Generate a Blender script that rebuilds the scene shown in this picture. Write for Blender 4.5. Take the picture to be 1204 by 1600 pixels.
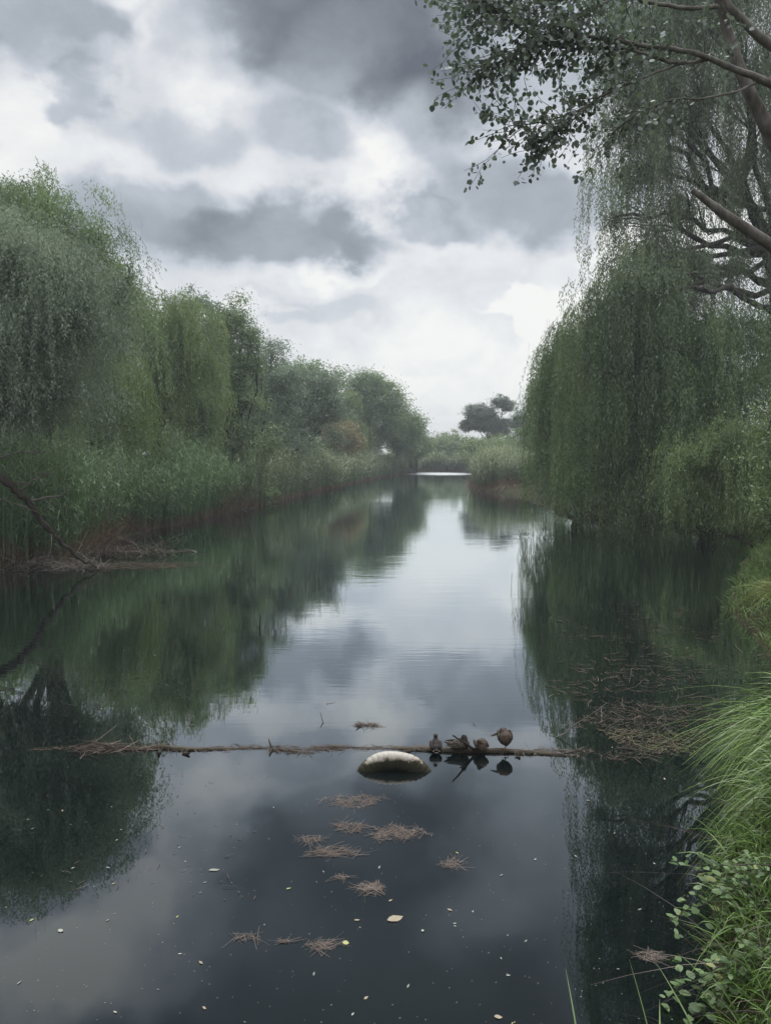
import bpy, bmesh, math, random
import numpy as np
from mathutils import Vector, Matrix, noise as mnoise

for _o in list(bpy.data.objects):
    bpy.data.objects.remove(_o)
SC = bpy.context.scene
COL = SC.collection
R = math.radians

# ------------------------------------------------------------------ camera
CAM_H = 3.3
PITCH = R(4.5)
F = 1186.0
cam = bpy.data.cameras.new('camera')
cam.sensor_fit = 'VERTICAL'
cam.sensor_height = 24.0
cam.lens = 24.0 * F / 1600.0
cam.clip_start = 0.05
cam.clip_end = 3000
camo = bpy.data.objects.new('camera', cam)
COL.objects.link(camo)
camo.location = (0, 0, CAM_H)
camo.rotation_euler = (R(90) - PITCH, 0, 0)
SC.camera = camo
SC.view_settings.view_transform = 'Standard'
SC.view_settings.look = 'None'
SC.view_settings.gamma = 1
SC.view_settings.exposure = 0.0
SC.cycles.max_bounces = 7
SC.cycles.diffuse_bounces = 3
SC.cycles.glossy_bounces = 3
SC.cycles.transmission_bounces = 3
SC.cycles.volume_bounces = 0
SC.cycles.use_denoising = True
SC.cycles.caustics_reflective = False
SC.cycles.caustics_refractive = False

def ray(px, py):
    u = (px - 602) / F
    w = -(py - 800) / F
    return np.array([u, math.cos(PITCH) + w * math.sin(PITCH), -math.sin(PITCH) + w * math.cos(PITCH)])
def at(px, py, Y):
    d = ray(px, py)
    return np.array([0, 0, CAM_H]) + d * (Y / d[1])
def gnd(px, py, z=0.0):
    d = ray(px, py)
    return np.array([0, 0, CAM_H]) + d * ((CAM_H - z) / -d[2])

# ------------------------------------------------------------------ node helper
class NT:
    def __init__(s, tree):
        s.t = tree; s.n = tree.nodes; s.l = tree.links
    def add(s, typ, **kw):
        nd = s.n.new(typ)
        for k, v in kw.items():
            setattr(nd, k, v)
        return nd
    def link(s, a, b): s.l.new(a, b)
    def math(s, op, a, b=None, clamp=False):
        nd = s.add('ShaderNodeMath', operation=op, use_clamp=clamp)
        for i, v in enumerate((a, b)):
            if v is None: continue
            if isinstance(v, (int, float)): nd.inputs[i].default_value = v
            else: s.link(v, nd.inputs[i])
        return nd.outputs[0]
    def noise(s, vec, scale, detail=4, rough=.55, dist=0.0):
        nd = s.add('ShaderNodeTexNoise')
        nd.inputs['Scale'].default_value = scale
        nd.inputs['Detail'].default_value = detail
        nd.inputs['Roughness'].default_value = rough
        nd.inputs['Distortion'].default_value = dist
        if vec is not None: s.link(vec, nd.inputs['Vector'])
        return nd
    def ramp(s, fac, stops, interp='LINEAR'):
        nd = s.add('ShaderNodeValToRGB')
        cr = nd.color_ramp
        cr.interpolation = interp
        while len(cr.elements) > 1: cr.elements.remove(cr.elements[-1])
        cr.elements[0].position = stops[0][0]; cr.elements[0].color = (*stops[0][1], 1)
        for p, c in stops[1:]:
            e = cr.elements.new(p); e.color = (*c, 1)
        s.link(fac, nd.inputs[0])
        return nd.outputs[0]
    def mix(s, fac, a, b):
        nd = s.add('ShaderNodeMix', data_type='RGBA')
        for i, v in ((0, fac), (6, a), (7, b)):
            if isinstance(v, (int, float)): nd.inputs[i].default_value = v
            elif isinstance(v, tuple): nd.inputs[i].default_value = (*v[:3], 1)
            else: s.link(v, nd.inputs[i])
        return nd.outputs[2]

# ------------------------------------------------------------------ sky
SUN_EL, SUN_AZ = R(54), R(14)
world = bpy.data.worlds.new('World')
SC.world = world
world.use_nodes = True
W = NT(world.node_tree)
W.n.clear()
wo = W.add('ShaderNodeOutputWorld')
bg = W.add('ShaderNodeBackground'); bg.inputs[1].default_value = 1.0
W.link(bg.outputs[0], wo.inputs[0])
sky = W.add('ShaderNodeTexSky', sky_type='NISHITA', sun_disc=False)
sky.sun_elevation = SUN_EL; sky.sun_rotation = SUN_AZ
tc = W.add('ShaderNodeTexCoord')
sep = W.add('ShaderNodeSeparateXYZ'); W.link(tc.outputs['Generated'], sep.inputs[0])
az = W.math('ARCTAN2', sep.outputs[0], sep.outputs[1])
el = W.math('ARCSINE', W.math('MAXIMUM', sep.outputs[2], -1.0))
el = W.math('ABSOLUTE', el)
comb = W.add('ShaderNodeCombineXYZ'); W.link(az, comb.inputs[0]); W.link(el, comb.inputs[1])
# warp the cloud coordinates so the masses get ragged, billowed edges
stretch = W.add('ShaderNodeMapping'); stretch.inputs['Scale'].default_value = (1, 1, 1.35)
W.link(tc.outputs['Generated'], stretch.inputs[0])
def warp(src, vec_scale, amount, detail):
    n = W.noise(stretch.outputs[0], vec_scale, detail, .55)
    sub = W.add('ShaderNodeVectorMath', operation='SUBTRACT'); W.link(n.outputs['Color'], sub.inputs[0]); sub.inputs[1].default_value = (.5, .5, .5)
    sc = W.add('ShaderNodeVectorMath', operation='SCALE'); W.link(sub.outputs[0], sc.inputs[0]); sc.inputs[3].default_value = amount
    ad = W.add('ShaderNodeVectorMath', operation='ADD'); W.link(src, ad.inputs[0]); W.link(sc.outputs[0], ad.inputs[1])
    return ad.outputs[0]
wc = warp(warp(comb.outputs[0], 5.0, .20, 3), 15.0, .085, 6)
flat = W.add('ShaderNodeVectorMath', operation='MULTIPLY'); W.link(wc, flat.inputs[0]); flat.inputs[1].default_value = (1, 1, 0)
wc = flat.outputs[0]
def azel(px, py):
    d = ray(px, py); d = d / np.linalg.norm(d)
    return math.atan2(d[0], d[1]), math.asin(d[2])
# (px, py, rx, ry, weight, tilt) cloud masses laid on the sky dome by direction
CLOUDS = [
 (560, 70, 330, 200, -.40, 0), (500, 0, 330, 130, -.16, 0), (680, 170, 170, 150, -.28, 10), (360, 40, 190, 130, -.16, 20), (800, 60, 330, 180, -.26, 0),
 (50, 40, 270, 110, -.32, 0), (145, 145, 70, 50, -.26, 0), (255, 205, 150, 85, -.18, 0), (470, 235, 170, 80, -.20, 0),
 (440, 390, 300, 90, -.40, 4), (200, 350, 270, 100, -.26, 0), (560, 385, 120, 60, -.12, 0), (330, 280, 220, 60, .05, 0),
 (850, 300, 290, 110, -.38, -4), (690, 352, 110, 50, -.26, -8), (640, 335, 50, 30, -.05, 0), (490, 500, 190, 45, -.12, 0),
 (900, 420, 200, 60, .08, 0), (100, 230, 220, 90, .05, 0), (330, 135, 110, 90, .12, 30), (610, 260, 150, 80, .14, -30),
 (600, 320, 130, 60, .06, -30), (885, 480, 130, 80, .20, 25), (800, 462, 110, 22, .14, 0), (520, 440, 160, 36, .10, 0), (420, 500, 90, 20, .12, 15),
 (700, 560, 330, 150, .07, 0), (660, 560, 100, 40, .06, 0), (590, 620, 90, 70, .06, 30), (1060, 380, 200, 80, .18, 0), (1000, 420, 120, 60, .1, 0),
 (1100, 100, 300, 250, -.12, 0), (650, 400, 130, 60, .05, 0), (215, 60, 50, 70, .14, 20), (150, 110, 80, 40, .1, 0), (100, 400, 300, 120, -.08, 0),
 (560, -330, 700, 330, -.62, 0), (150, -360, 260, 110, -.25, 10), (160, -60, 120, 60, .12, 10), (10, -175, 230, 110, .20, 15), (330, -60, 170, 110, -.12, 0), (760, -90, 170, 120, .12, 0), (1050, -250, 400, 260, -.25, 0),
]
lum = W.add('ShaderNodeValue'); lum.outputs[0].default_value = .86
lum = lum.outputs[0]
for px, py, rx, ry, wgt, tilt in CLOUDS:
    a0, e0 = azel(px, py)
    k = 1 / F
    ce = max(.5, math.cos(e0 + 0))
    mp = W.add('ShaderNodeMapping', vector_type='TEXTURE')
    mp.inputs['Location'].default_value = (a0, e0, 0)
    mp.inputs['Rotation'].default_value = (0, 0, R(tilt))
    mp.inputs['Scale'].default_value = (rx * k * .98, ry * k * .92, 1)
    W.link(wc, mp.inputs[0])
    g = W.add('ShaderNodeTexGradient', gradient_type='QUADRATIC_SPHERE'); W.link(mp.outputs[0], g.inputs[0])
    sm_ = W.add('ShaderNodeMapRange', interpolation_type='SMOOTHSTEP'); W.link(g.outputs['Fac'], sm_.inputs[0])
    sm_.inputs[1].default_value = 0.0; sm_.inputs[2].default_value = .42
    sm = sm_.outputs[0]
    ma = W.add('ShaderNodeMath', operation='MULTIPLY_ADD'); W.link(sm, ma.inputs[0]); ma.inputs[1].default_value = wgt; W.link(lum, ma.inputs[2])
    lum = ma.outputs[0]
n1 = W.noise(stretch.outputs[0], 5.0, 8, .58, .25)
n2 = W.noise(stretch.outputs[0], 13.0, 6, .6, .4)
lum = W.math('ADD', lum, W.math('MULTIPLY', W.math('SUBTRACT', n1.outputs[0], .5), .36))
lum = W.math('ADD', lum, W.math('MULTIPLY', W.math('SUBTRACT', n2.outputs[0], .5), .26))
skycol = W.ramp(lum, [(0.0, (.10, .112, .135)), (.22, (.20, .222, .25)), (.42, (.31, .34, .38)), (.58, (.46, .50, .55)),
                      (.74, (.64, .665, .71)), (.9, (.84, .85, .86)), (1.0, (.98, .975, .94))])
nis = W.add('ShaderNodeVectorMath', operation='SCALE'); W.link(sky.outputs[0], nis.inputs[0]); nis.inputs[3].default_value = .10
fin = W.mix(.93, nis.outputs[0], skycol)
# overcast is brighter overhead and behind the viewer than the dark bank of cloud ahead
up = W.add('ShaderNodeMapRange'); W.link(el, up.inputs[0])
up.inputs[1].default_value = R(42); up.inputs[2].default_value = R(75); up.inputs[3].default_value = 1.0; up.inputs[4].default_value = 4.8
mul = W.add('ShaderNodeVectorMath', operation='SCALE'); W.link(fin, mul.inputs[0]); W.link(up.outputs[0], mul.inputs[3])
W.link(mul.outputs[0], bg.inputs[0])
world.cycles.sampling_method = 'MANUAL'
world.cycles.sample_map_resolution = 512

# ------------------------------------------------------------------ sun
sun = bpy.data.lights.new('sun', 'SUN')
sun.energy = 2.1
sun.angle = R(22)
sun.color = (1.0, .96, .90)
suno = bpy.data.objects.new('sun', sun); COL.objects.link(suno)
sd = Vector((math.sin(SUN_AZ) * math.cos(SUN_EL), math.cos(SUN_AZ) * math.cos(SUN_EL), math.sin(SUN_EL)))
suno.rotation_euler = sd.to_track_quat('Z', 'Y').to_euler()
suno.location = (20, 80, 110)

# ------------------------------------------------------------------ materials
def principled(name, rough=.8, spec=.3):
    m = bpy.data.materials.new(name); m.use_nodes = True
    t = NT(m.node_tree)
    p = t.n['Principled BSDF']
    p.inputs['Roughness'].default_value = rough
    p.inputs['Specular IOR Level'].default_value = spec
    return m, t, p

def leaf_mat(name, dark, light, accent=None, transl=.35, gloss=.06, scale=.55):
    m = bpy.data.materials.new(name); m.use_nodes = True
    t = NT(m.node_tree); t.n.clear()
    out = t.add('ShaderNodeOutputMaterial')
    at_ = t.add('ShaderNodeAttribute', attribute_name='tint')
    geo = t.add('ShaderNodeNewGeometry')
    n = t.noise(geo.outputs['Position'], scale, 3, .5)
    f = t.math('ADD', t.math('MULTIPLY', at_.outputs['Fac'], .8), t.math('MULTIPLY', n.outputs[0], .8))
    f = t.math('SUBTRACT', f, .3, clamp=True)
    c = t.mix(f, tuple(v * .66 for v in dark), tuple(v * 1.12 for v in light))
    if accent:
        fa = t.math('GREATER_THAN', at_.outputs['Fac'], .955)
        c = t.mix(fa, c, accent)
    d = t.add('ShaderNodeBsdfDiffuse'); t.link(c, d.inputs[0])
    tr = t.add('ShaderNodeBsdfTranslucent')
    hs = t.add('ShaderNodeHueSaturation'); hs.inputs['Saturation'].default_value = 1.15; hs.inputs['Value'].default_value = 1.3
    hs.inputs['Hue'].default_value = .49
    t.link(c, hs.inputs['Color']); t.link(hs.outputs[0], tr.inputs[0])
    mx = t.add('ShaderNodeMixShader'); mx.inputs[0].default_value = transl
    t.link(d.outputs[0], mx.inputs[1]); t.link(tr.outputs[0], mx.inputs[2])
    gl = t.add('ShaderNodeBsdfGlossy'); gl.inputs['Roughness'].default_value = .45; gl.inputs[0].default_value = (.8, .85, .9, 1)
    m2 = t.add('ShaderNodeMixShader'); m2.inputs[0].default_value = gloss
    t.link(mx.outputs[0], m2.inputs[1]); t.link(gl.outputs[0], m2.inputs[2])
    t.link(m2.outputs[0], out.inputs[0])
    return m

def bark_mat(name, a, b, scale=6, bump=.5, stretch=(1, 1, .25)):
    m, t, p = principled(name, .9, .15)
    tcn = t.add('ShaderNodeTexCoord')
    mp = t.add('ShaderNodeMapping'); mp.inputs['Scale'].default_value = stretch
    t.link(tcn.outputs['Object'], mp.inputs[0])
    n = t.noise(mp.outputs[0], scale, 7, .65, .3)
    n2 = t.noise(tcn.outputs['Object'], scale * .35, 3)
    f = t.math('ADD', t.math('MULTIPLY', n.outputs[0], .7), t.math('MULTIPLY', n2.outputs[0], .4))
    c = t.ramp(f, [(.38, a), (.7, b)])
    t.link(c, p.inputs['Base Color'])
    bp = t.add('ShaderNodeBump'); bp.inputs['Strength'].default_value = bump; bp.inputs['Distance'].default_value = .03
    t.link(n.outputs[0], bp.inputs['Height']); t.link(bp.outputs[0], p.inputs['Normal'])
    return m

def stalk_mat(name, low, mid, high, z0=.25, z1=.5, transl=.3):
    """stems and blades whose own colour runs from dead straw at the foot to green at the tip"""
    m = bpy.data.materials.new(name); m.use_nodes = True
    t = NT(m.node_tree); t.n.clear()
    out = t.add('ShaderNodeOutputMaterial')
    h = t.add('ShaderNodeAttribute', attribute_name='hgt')
    tn = t.add('ShaderNodeAttribute', attribute_name='tint')
    f = t.math('ADD', h.outputs['Fac'], t.math('MULTIPLY', t.math('SUBTRACT', tn.outputs['Fac'], .5), .22))
    c = t.ramp(f, [(max(0, z0 - .12), low), (z0 + .03, tuple(x * .9 for x in low)), (z1, mid), (1.0, high)])
    hs = t.add('ShaderNodeHueSaturation')
    t.link(t.math('ADD', t.math('MULTIPLY', tn.outputs['Fac'], .9), .55), hs.inputs['Value'])
    t.link(c, hs.inputs['Color'])
    d = t.add('ShaderNodeBsdfDiffuse'); t.link(hs.outputs[0], d.inputs[0])
    tr = t.add('ShaderNodeBsdfTranslucent'); t.link(hs.outputs[0], tr.inputs[0])
    mx = t.add('ShaderNodeMixShader'); mx.inputs[0].default_value = transl
    t.link(d.outputs[0], mx.inputs[1]); t.link(tr.outputs[0], mx.inputs[2])
    gl = t.add('ShaderNodeBsdfGlossy'); gl.inputs['Roughness'].default_value = .4
    m2 = t.add('ShaderNodeMixShader'); m2.inputs[0].default_value = .05
    t.link(mx.outputs[0], m2.inputs[1]); t.link(gl.outputs[0], m2.inputs[2])
    t.link(m2.outputs[0], out.inputs[0])
    return m

M = {}
M['silver'] = leaf_mat('leaf_silver_willow', (0.105, 0.146, 0.097), (0.252, 0.314, 0.210), (0.315, 0.331, 0.210), gloss=.05)
M['willow'] = leaf_mat('leaf_willow', (0.079, 0.135, 0.047), (0.231, 0.311, 0.120), (0.351, 0.319, 0.112))
M['willow_mid'] = leaf_mat('leaf_willow_mid', (.052, .10, .036), (.16, .235, .085), (.26, .22, .10))
M['willow_dark'] = leaf_mat('leaf_willow_dark', (0.064, 0.109, 0.051), (0.184, 0.239, 0.112), (0.303, 0.239, 0.112))
M['willow_yellow'] = leaf_mat('leaf_willow_yellow', (0.094, 0.149, 0.046), (0.210, 0.292, 0.090), (0.277, 0.273, 0.098))
M['green'] = leaf_mat('leaf_green', (0.073, 0.129, 0.052), (0.209, 0.295, 0.124), (0.295, 0.287, 0.116))
M['blue_green'] = leaf_mat('leaf_blue_green', (0.085, 0.133, 0.085), (0.246, 0.311, 0.208), (0.302, 0.320, 0.189))
M['poplar'] = leaf_mat('leaf_poplar', (0.051, 0.080, 0.046), (0.138, 0.181, 0.116), None, gloss=.1)
M['brown'] = leaf_mat('leaf_brownish', (0.160, 0.145, 0.058), (0.319, 0.275, 0.123), (0.362, 0.246, 0.116))
M['bush'] = leaf_mat('leaf_bush', (0.084, 0.138, 0.045), (0.221, 0.304, 0.107), (0.304, 0.289, 0.107))
M['sapling'] = leaf_mat('leaf_sapling', (0.075, 0.13, 0.05), (0.19, 0.28, 0.125), (0.30, 0.33, 0.14), gloss=.025, scale=3)
M['bark'] = bark_mat('bark_dark', (.030, .026, .022), (.095, .085, .072))
M['bark_pale'] = bark_mat('bark_pale', (.06, .052, .045), (.24, .225, .205), 11)
M['bark_wet'] = bark_mat('bark_wet', (.014, .012, .010), (.055, .047, .038), 12)
M['driftwood'] = bark_mat('driftwood', (.018, .015, .011), (.11, .095, .07), 14, .8, (.12, 1, 1))
M['twig'] = bark_mat('twig_grey', (.06, .05, .042), (.20, .18, .16), 8, .1)
M['reed'] = stalk_mat('reed_stalks', (.17, .115, .07), (.085, .165, .062), (.17, .26, .12), .11, .22)
M['reed_far'] = stalk_mat('reed_stalks_pale', (.20, .135, .085), (.11, .165, .08), (.21, .25, .14), .12, .25)
M['grass'] = stalk_mat('grass_blades', (.085, .09, .03), (.075, .145, .026), (.175, .275, .070), .05, .3)
M['grass_yellow'] = stalk_mat('grass_blades_yellowed', (.17, .10, .05), (.14, .17, .035), (.21, .27, .06), .08, .34)
M['straw'] = stalk_mat('straw', (.085, .062, .050), (.13, .098, .080), (.19, .15, .125), .2, .5, .1)
M['straw_dark'] = stalk_mat('straw_wet', (.05, .034, .026), (.085, .06, .045), (.12, .095, .07), .2, .5, .1)
M['weed'] = stalk_mat('weed_green', (.07, .05, .03), (.08, .08, .035), (.08, .10, .035), .2, .5, .1)

# ------------------------------------------------------------------ numpy mesh tools
def tag(o, label=None, cat=None, group=None, kind=None):
    if label: o['label'] = label
    if cat: o['category'] = cat
    if group: o['group'] = group
    if kind: o['kind'] = kind
    return o

class MB:
    """collects polygons (numpy blocks) and links them as one mesh object"""
    def __init__(s):
        s.v = []; s.f = []; s.n = 0; s.tint = []; s.hgt = []
    def add(s, verts, faces, tint=None, hgt=None):
        verts = np.asarray(verts, dtype=np.float32).reshape(-1, 3)
        faces = np.asarray(faces, dtype=np.int32)
        s.v.append(verts); s.f.append(faces + s.n); s.n += len(verts)
        s.tint.append(np.full(len(verts), .5, np.float32) if tint is None else np.asarray(tint, np.float32).reshape(-1))
        s.hgt.append(np.full(len(verts), .5, np.float32) if hgt is None else np.asarray(hgt, np.float32).reshape(-1))
    def mesh(s, name, mat, smooth=False, origin=None):
        me = bpy.data.meshes.new(name)
        v = np.concatenate(s.v)
        if origin is not None: v = v - np.asarray(origin, np.float32)
        me.vertices.add(len(v)); me.vertices.foreach_set('co', v.ravel())
        sizes = np.concatenate([np.full(len(f), f.shape[1], np.int32) for f in s.f])
        loops = np.concatenate([f.ravel() for f in s.f])
        me.loops.add(len(loops)); me.loops.foreach_set('vertex_index', loops)
        starts = np.zeros(len(sizes), np.int32); starts[1:] = np.cumsum(sizes)[:-1]
        me.polygons.add(len(sizes)); me.polygons.foreach_set('loop_start', starts)
        if smooth: me.polygons.foreach_set('use_smooth', np.ones(len(sizes), bool))
        a = me.attributes.new('tint', 'FLOAT', 'POINT'); a.data.foreach_set('value', np.concatenate(s.tint))
        a = me.attributes.new('hgt', 'FLOAT', 'POINT'); a.data.foreach_set('value', np.concatenate(s.hgt))
        me.update(calc_edges=True)
        if mat: me.materials.append(mat)
        return me
    def build(s, name, mat, parent=None, smooth=False, loc=None):
        o = bpy.data.objects.new(name, s.mesh(name, mat, smooth, loc))
        COL.objects.link(o)
        if parent is not None: o.parent = parent
        elif loc is not None: o.location = loc
        return o

def empty(name, loc, label, cat, group=None, rz=0):
    o = bpy.data.objects.new(name, None); COL.objects.link(o)
    o.location = loc; o.rotation_euler = (0, 0, rz); o.empty_display_size = .2
    return tag(o, label, cat, group)

def copy_thing(root, loc, rz=0, scale=1.0, label=None):
    c = root.copy(); COL.objects.link(c)
    c.location = loc; c.rotation_euler = (0, 0, rz); c.scale = (scale, scale, scale) if isinstance(scale, (int, float)) else scale
    if label: c['label'] = label
    for ch in list(root.children):
        d = ch.copy(); COL.objects.link(d); d.parent = c
    return c

def unit(a):
    return a / np.maximum(np.linalg.norm(a, axis=-1, keepdims=True), 1e-9)

RH = np.array([(0, 0), (.42, .5), (1, 0), (.42, -.5)])                       # slender leaf
OV = np.array([(0, 0), (.18, .38), (.5, .5), (.82, .28), (1.0, 0), (.82, -.28), (.5, -.5), (.18, -.38)])  # rounded leaf with a point
def leaves(mb, pos, d, side, L, Wd, tint, shape=RH, cup=0.0):
    n = len(pos); k = len(shape)
    L = np.broadcast_to(L, (n,)); Wd = np.broadcast_to(Wd, (n,))
    v = pos[:, None, :] + d[:, None, :] * (shape[None, :, 0:1] * L[:, None, None]) + side[:, None, :] * (shape[None, :, 1:2] * Wd[:, None, None])
    if cup:
        nr = unit(np.cross(d, side))
        v = v + nr[:, None, :] * (np.abs(shape[None, :, 1:2]) * cup * Wd[:, None, None])
    f = np.arange(n * k).reshape(n, k)
    mb.add(v, f, np.repeat(tint, k))

def ribbons(mb, P, d, side, L, Wd, droop, tint, segs=4, h0=0.0, h1=1.0, point=1.0, curl=None):
    """tapering blades that bend under their own weight"""
    n = len(P)
    L = np.broadcast_to(L, (n,)); Wd = np.broadcast_to(Wd, (n,)); droop = np.broadcast_to(droop, (n,))
    h0 = np.broadcast_to(h0, (n,)); h1 = np.broadcast_to(h1, (n,))
    t = np.linspace(0, 1, segs + 1)
    c = P[:, None, :] + d[:, None, :] * (L[:, None] * t)[..., None]
    c = c.copy()
    c[..., 2] -= (droop * L)[:, None] * t ** 2
    if curl is not None:
        c += curl[:, None, :] * (L[:, None] * t ** 2)[..., None]
    w = Wd[:, None] * np.maximum(1 - point * t ** 1.6, .06) * .5
    a = c + side[:, None, :] * w[..., None]
    b = c - side[:, None, :] * w[..., None]
    v = np.stack([a, b], 2).reshape(n, (segs + 1) * 2, 3)
    base = np.arange(n)[:, None, None] * (segs + 1) * 2
    q = np.array([[2 * i, 2 * i + 1, 2 * i + 3, 2 * i + 2] for i in range(segs)])[None]
    hg = h0[:, None] + (h1 - h0)[:, None] * t
    mb.add(v, (base + q).reshape(-1, 4), np.repeat(tint, (segs + 1) * 2), np.repeat(hg, 2, axis=1))

def tube(mb, pts, rad, sides=6, cap=True):
    pts = np.asarray(pts, float); n = len(pts)
    rad = np.broadcast_to(np.asarray(rad, float), (n,))
    tg = unit(np.gradient(pts, axis=0))
    ref = np.array([0, 0, 1.0]) if abs(tg[0][2]) < .9 else np.array([1.0, 0, 0])
    u = unit(np.cross(tg, ref)); w = np.cross(tg, u)
    an = np.linspace(0, 2 * math.pi, sides, endpoint=False)
    ring = pts[:, None, :] + rad[:, None, None] * (np.cos(an)[None, :, None] * u[:, None, :] + np.sin(an)[None, :, None] * w[:, None, :])
    i = np.arange(n - 1)[:, None] * sides; j = np.arange(sides)[None]
    f = np.stack([i + j, i + (j + 1) % sides, i + sides + (j + 1) % sides, i + sides + j], -1).reshape(-1, 4)
    mb.add(ring, f)
    if cap:
        mb.add(ring[-1], np.arange(sides)[None]); mb.add(ring[0], np.arange(sides)[::-1][None])

def bend(a, b, rng, k=6, amt=.12, lift=0.0):
    """a crooked line from a to b"""
    a = np.asarray(a, float); b = np.asarray(b, float)
    t = np.linspace(0, 1, k + 1)[:, None]
    L = np.linalg.norm(b - a)
    p = a + (b - a) * t
    off = rng.normal(0, 1, (k + 1, 3)) * amt * L / k
    off = np.cumsum(off, 0); off -= t * off[-1]
    p = p + off
    p[:, 2] += lift * L * np.sin(np.pi * t[:, 0])
    p[0] = a; p[-1] = b
    return p

# ------------------------------------------------------------------ shoreline and ground
LS = np.array([(-60, -11), (0, -12), (10, -12.5), (18, -12.3), (20.8, -11.2), (22.3, -9.6), (25, -9.9), (30, -10.3), (36, -9.3), (44, -8.2), (50, -7.3),
               (58, -6.6), (71, -4.9), (85, -3.2), (102, -.4), (118, 3.2), (130, 6.0), (400, 6.0)], float)
RS = np.array([(-60, 1.2), (0, 1.3), (4.15, 1.95), (5.5, 2.5), (7.6, 3.7), (9, 5.0), (11.2, 6.05), (13.4, 6.6), (15.6, 7.1), (20, 9.5), (25, 12.3), (29, 13.6), (32, 13.6), (34.5, 12.2),
               (37, 10.2), (40, 9.2), (50, 10), (60, 9.6), (66, 7.9), (72, 8.3), (85, 10.0), (105, 12.6), (118, 17), (126, 22), (400, 40)], float)
def xl(y): return np.interp(y, LS[:, 0], LS[:, 1])
def xr(y): return np.interp(y, RS[:, 0], RS[:, 1])
def shore(x, y):
    return np.maximum(np.maximum(xl(y) - x, x - xr(y)), np.maximum(y - 130, 2.2 - y))
def fbm(x, y, seed=0.0):
    s = np.zeros(np.broadcast(x, y).shape)
    for k, (fr, am) in enumerate(((.11, 1), (.27, .5), (.63, .28), (1.7, .12))):
        s += am * np.sin(fr * x * 1.3 + 2.1 * k + seed + 1.7 * np.sin(fr * y * .9 + k)) * np.cos(fr * y * 1.1 - 1.3 * k + seed * .7 + np.sin(fr * x * .8))
    return s
def ghgt(x, y):
    x = np.asarray(x, float); y = np.asarray(y, float)
    s = shore(x, y) + .25 * fbm(x * 2, y * 2)* np.clip((y-3)/6,0,1)
    near = np.clip((14 - y) / 8, 0, 1) * np.clip(x, 0, 1)
    z = np.where(s < 0, np.maximum(s * .55, -1.1), .42 * (1 - np.exp(-np.maximum(s, 0) * 1.2)) + .045 * np.minimum(np.maximum(s, 0), 22))
    z = z + np.where(s > 0, near * .62 * (1 - np.exp(-np.maximum(s, 0) * 1.3)), 0)
    z = z + np.where(s > 1, .10 * fbm(x, y, 3.0) * np.clip(s - 1, 0, 1), 0)
    z = z + np.clip((y - 160) / 600, 0, 1) * 3.0
    dam = np.clip((2.2 - y) / 2.6, 0, 1)
    z = np.where(y < 2.2, np.maximum(z, 1.7 * dam * dam * (3 - 2 * dam)), z)
    return z

gx = np.unique(np.round(np.concatenate([np.linspace(-200, -60, 20), np.linspace(-60, -16, 45), np.linspace(-16, 20, 145), np.linspace(20, 60, 41), np.linspace(60, 210, 20)]), 3))
gy = np.unique(np.round(np.concatenate([np.linspace(-60, -6, 19), np.linspace(-6, 36, 150), np.linspace(36, 150, 150), np.linspace(150, 340, 30)]), 3))
X, Y = np.meshgrid(gx, gy)
Z = ghgt(X, Y)
g = MB()
nx, ny = len(gx), len(gy)
ii = (np.arange(ny - 1)[:, None] * nx + np.arange(nx - 1)[None]).ravel()
g.add(np.stack([X, Y, Z], -1), np.stack([ii, ii + 1, ii + nx + 1, ii + nx], -1))
gm, t, p = principled('ground_soil_and_grass', .95, .1)
geo = t.add('ShaderNodeNewGeometry')
na = t.noise(geo.outputs['Position'], .6, 6, .6); nb = t.noise(geo.outputs['Position'], 9, 5, .65)
f_ = t.math('ADD', t.math('MULTIPLY', na.outputs[0], .6), t.math('MULTIPLY', nb.outputs[0], .45))
t.link(t.ramp(f_, [(.35, (.022, .016, .011)), (.5, (.028, .024, .014)), (.66, (.045, .055, .022))]), p.inputs['Base Color'])
bp = t.add('ShaderNodeBump'); bp.inputs['Strength'].default_value = .8; bp.inputs['Distance'].default_value = .06
t.link(nb.outputs[0], bp.inputs['Height']); t.link(bp.outputs[0], p.inputs['Normal'])
tag(g.build('ground', gm, smooth=True), kind='structure')

# ------------------------------------------------------------------ water
w = MB()
w.add([(-40, -20, 0), (60, -20, 0), (60, 170, 0), (-40, 170, 0)], [[0, 1, 2, 3]])
wm, t, p = principled('pond_water', .018, .5)
geo = t.add('ShaderNodeNewGeometry')
nm = t.noise(geo.outputs['Position'], .35, 3)
t.link(t.ramp(nm.outputs[0], [(.3, (.0018, .0036, .0042)), (.7, (.0030, .0055, .0052))]), p.inputs['Base Color'])
mp1 = t.add('ShaderNodeMapping'); mp1.inputs['Scale'].default_value = (.45, 1.6, 1); t.link(geo.outputs['Position'], mp1.inputs[0])
mp2 = t.add('ShaderNodeMapping'); mp2.inputs['Scale'].default_value = (1.0, 3.6, 1); t.link(geo.outputs['Position'], mp2.inputs[0])
r1 = t.noise(mp1.outputs[0], 1.1, 3, .5, .3)
r2 = t.noise(mp2.outputs[0], 2.2, 3, .55)
msk = t.noise(geo.outputs['Position'], .16, 2)
sp = t.add('ShaderNodeSeparateXYZ'); t.link(geo.outputs['Position'], sp.inputs[0])
far = t.add('ShaderNodeMapRange'); t.link(sp.outputs[1], far.inputs[0]); far.inputs[1].default_value = 8.5; far.inputs[2].default_value = 20; far.inputs[3].default_value = .03; far.inputs[4].default_value = 1
mk = t.ramp(msk.outputs[0], [(.38, (.25, .25, .25)), (.62, (1, 1, 1))])
amp = t.math('MULTIPLY', mk, far.outputs[0])
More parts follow.
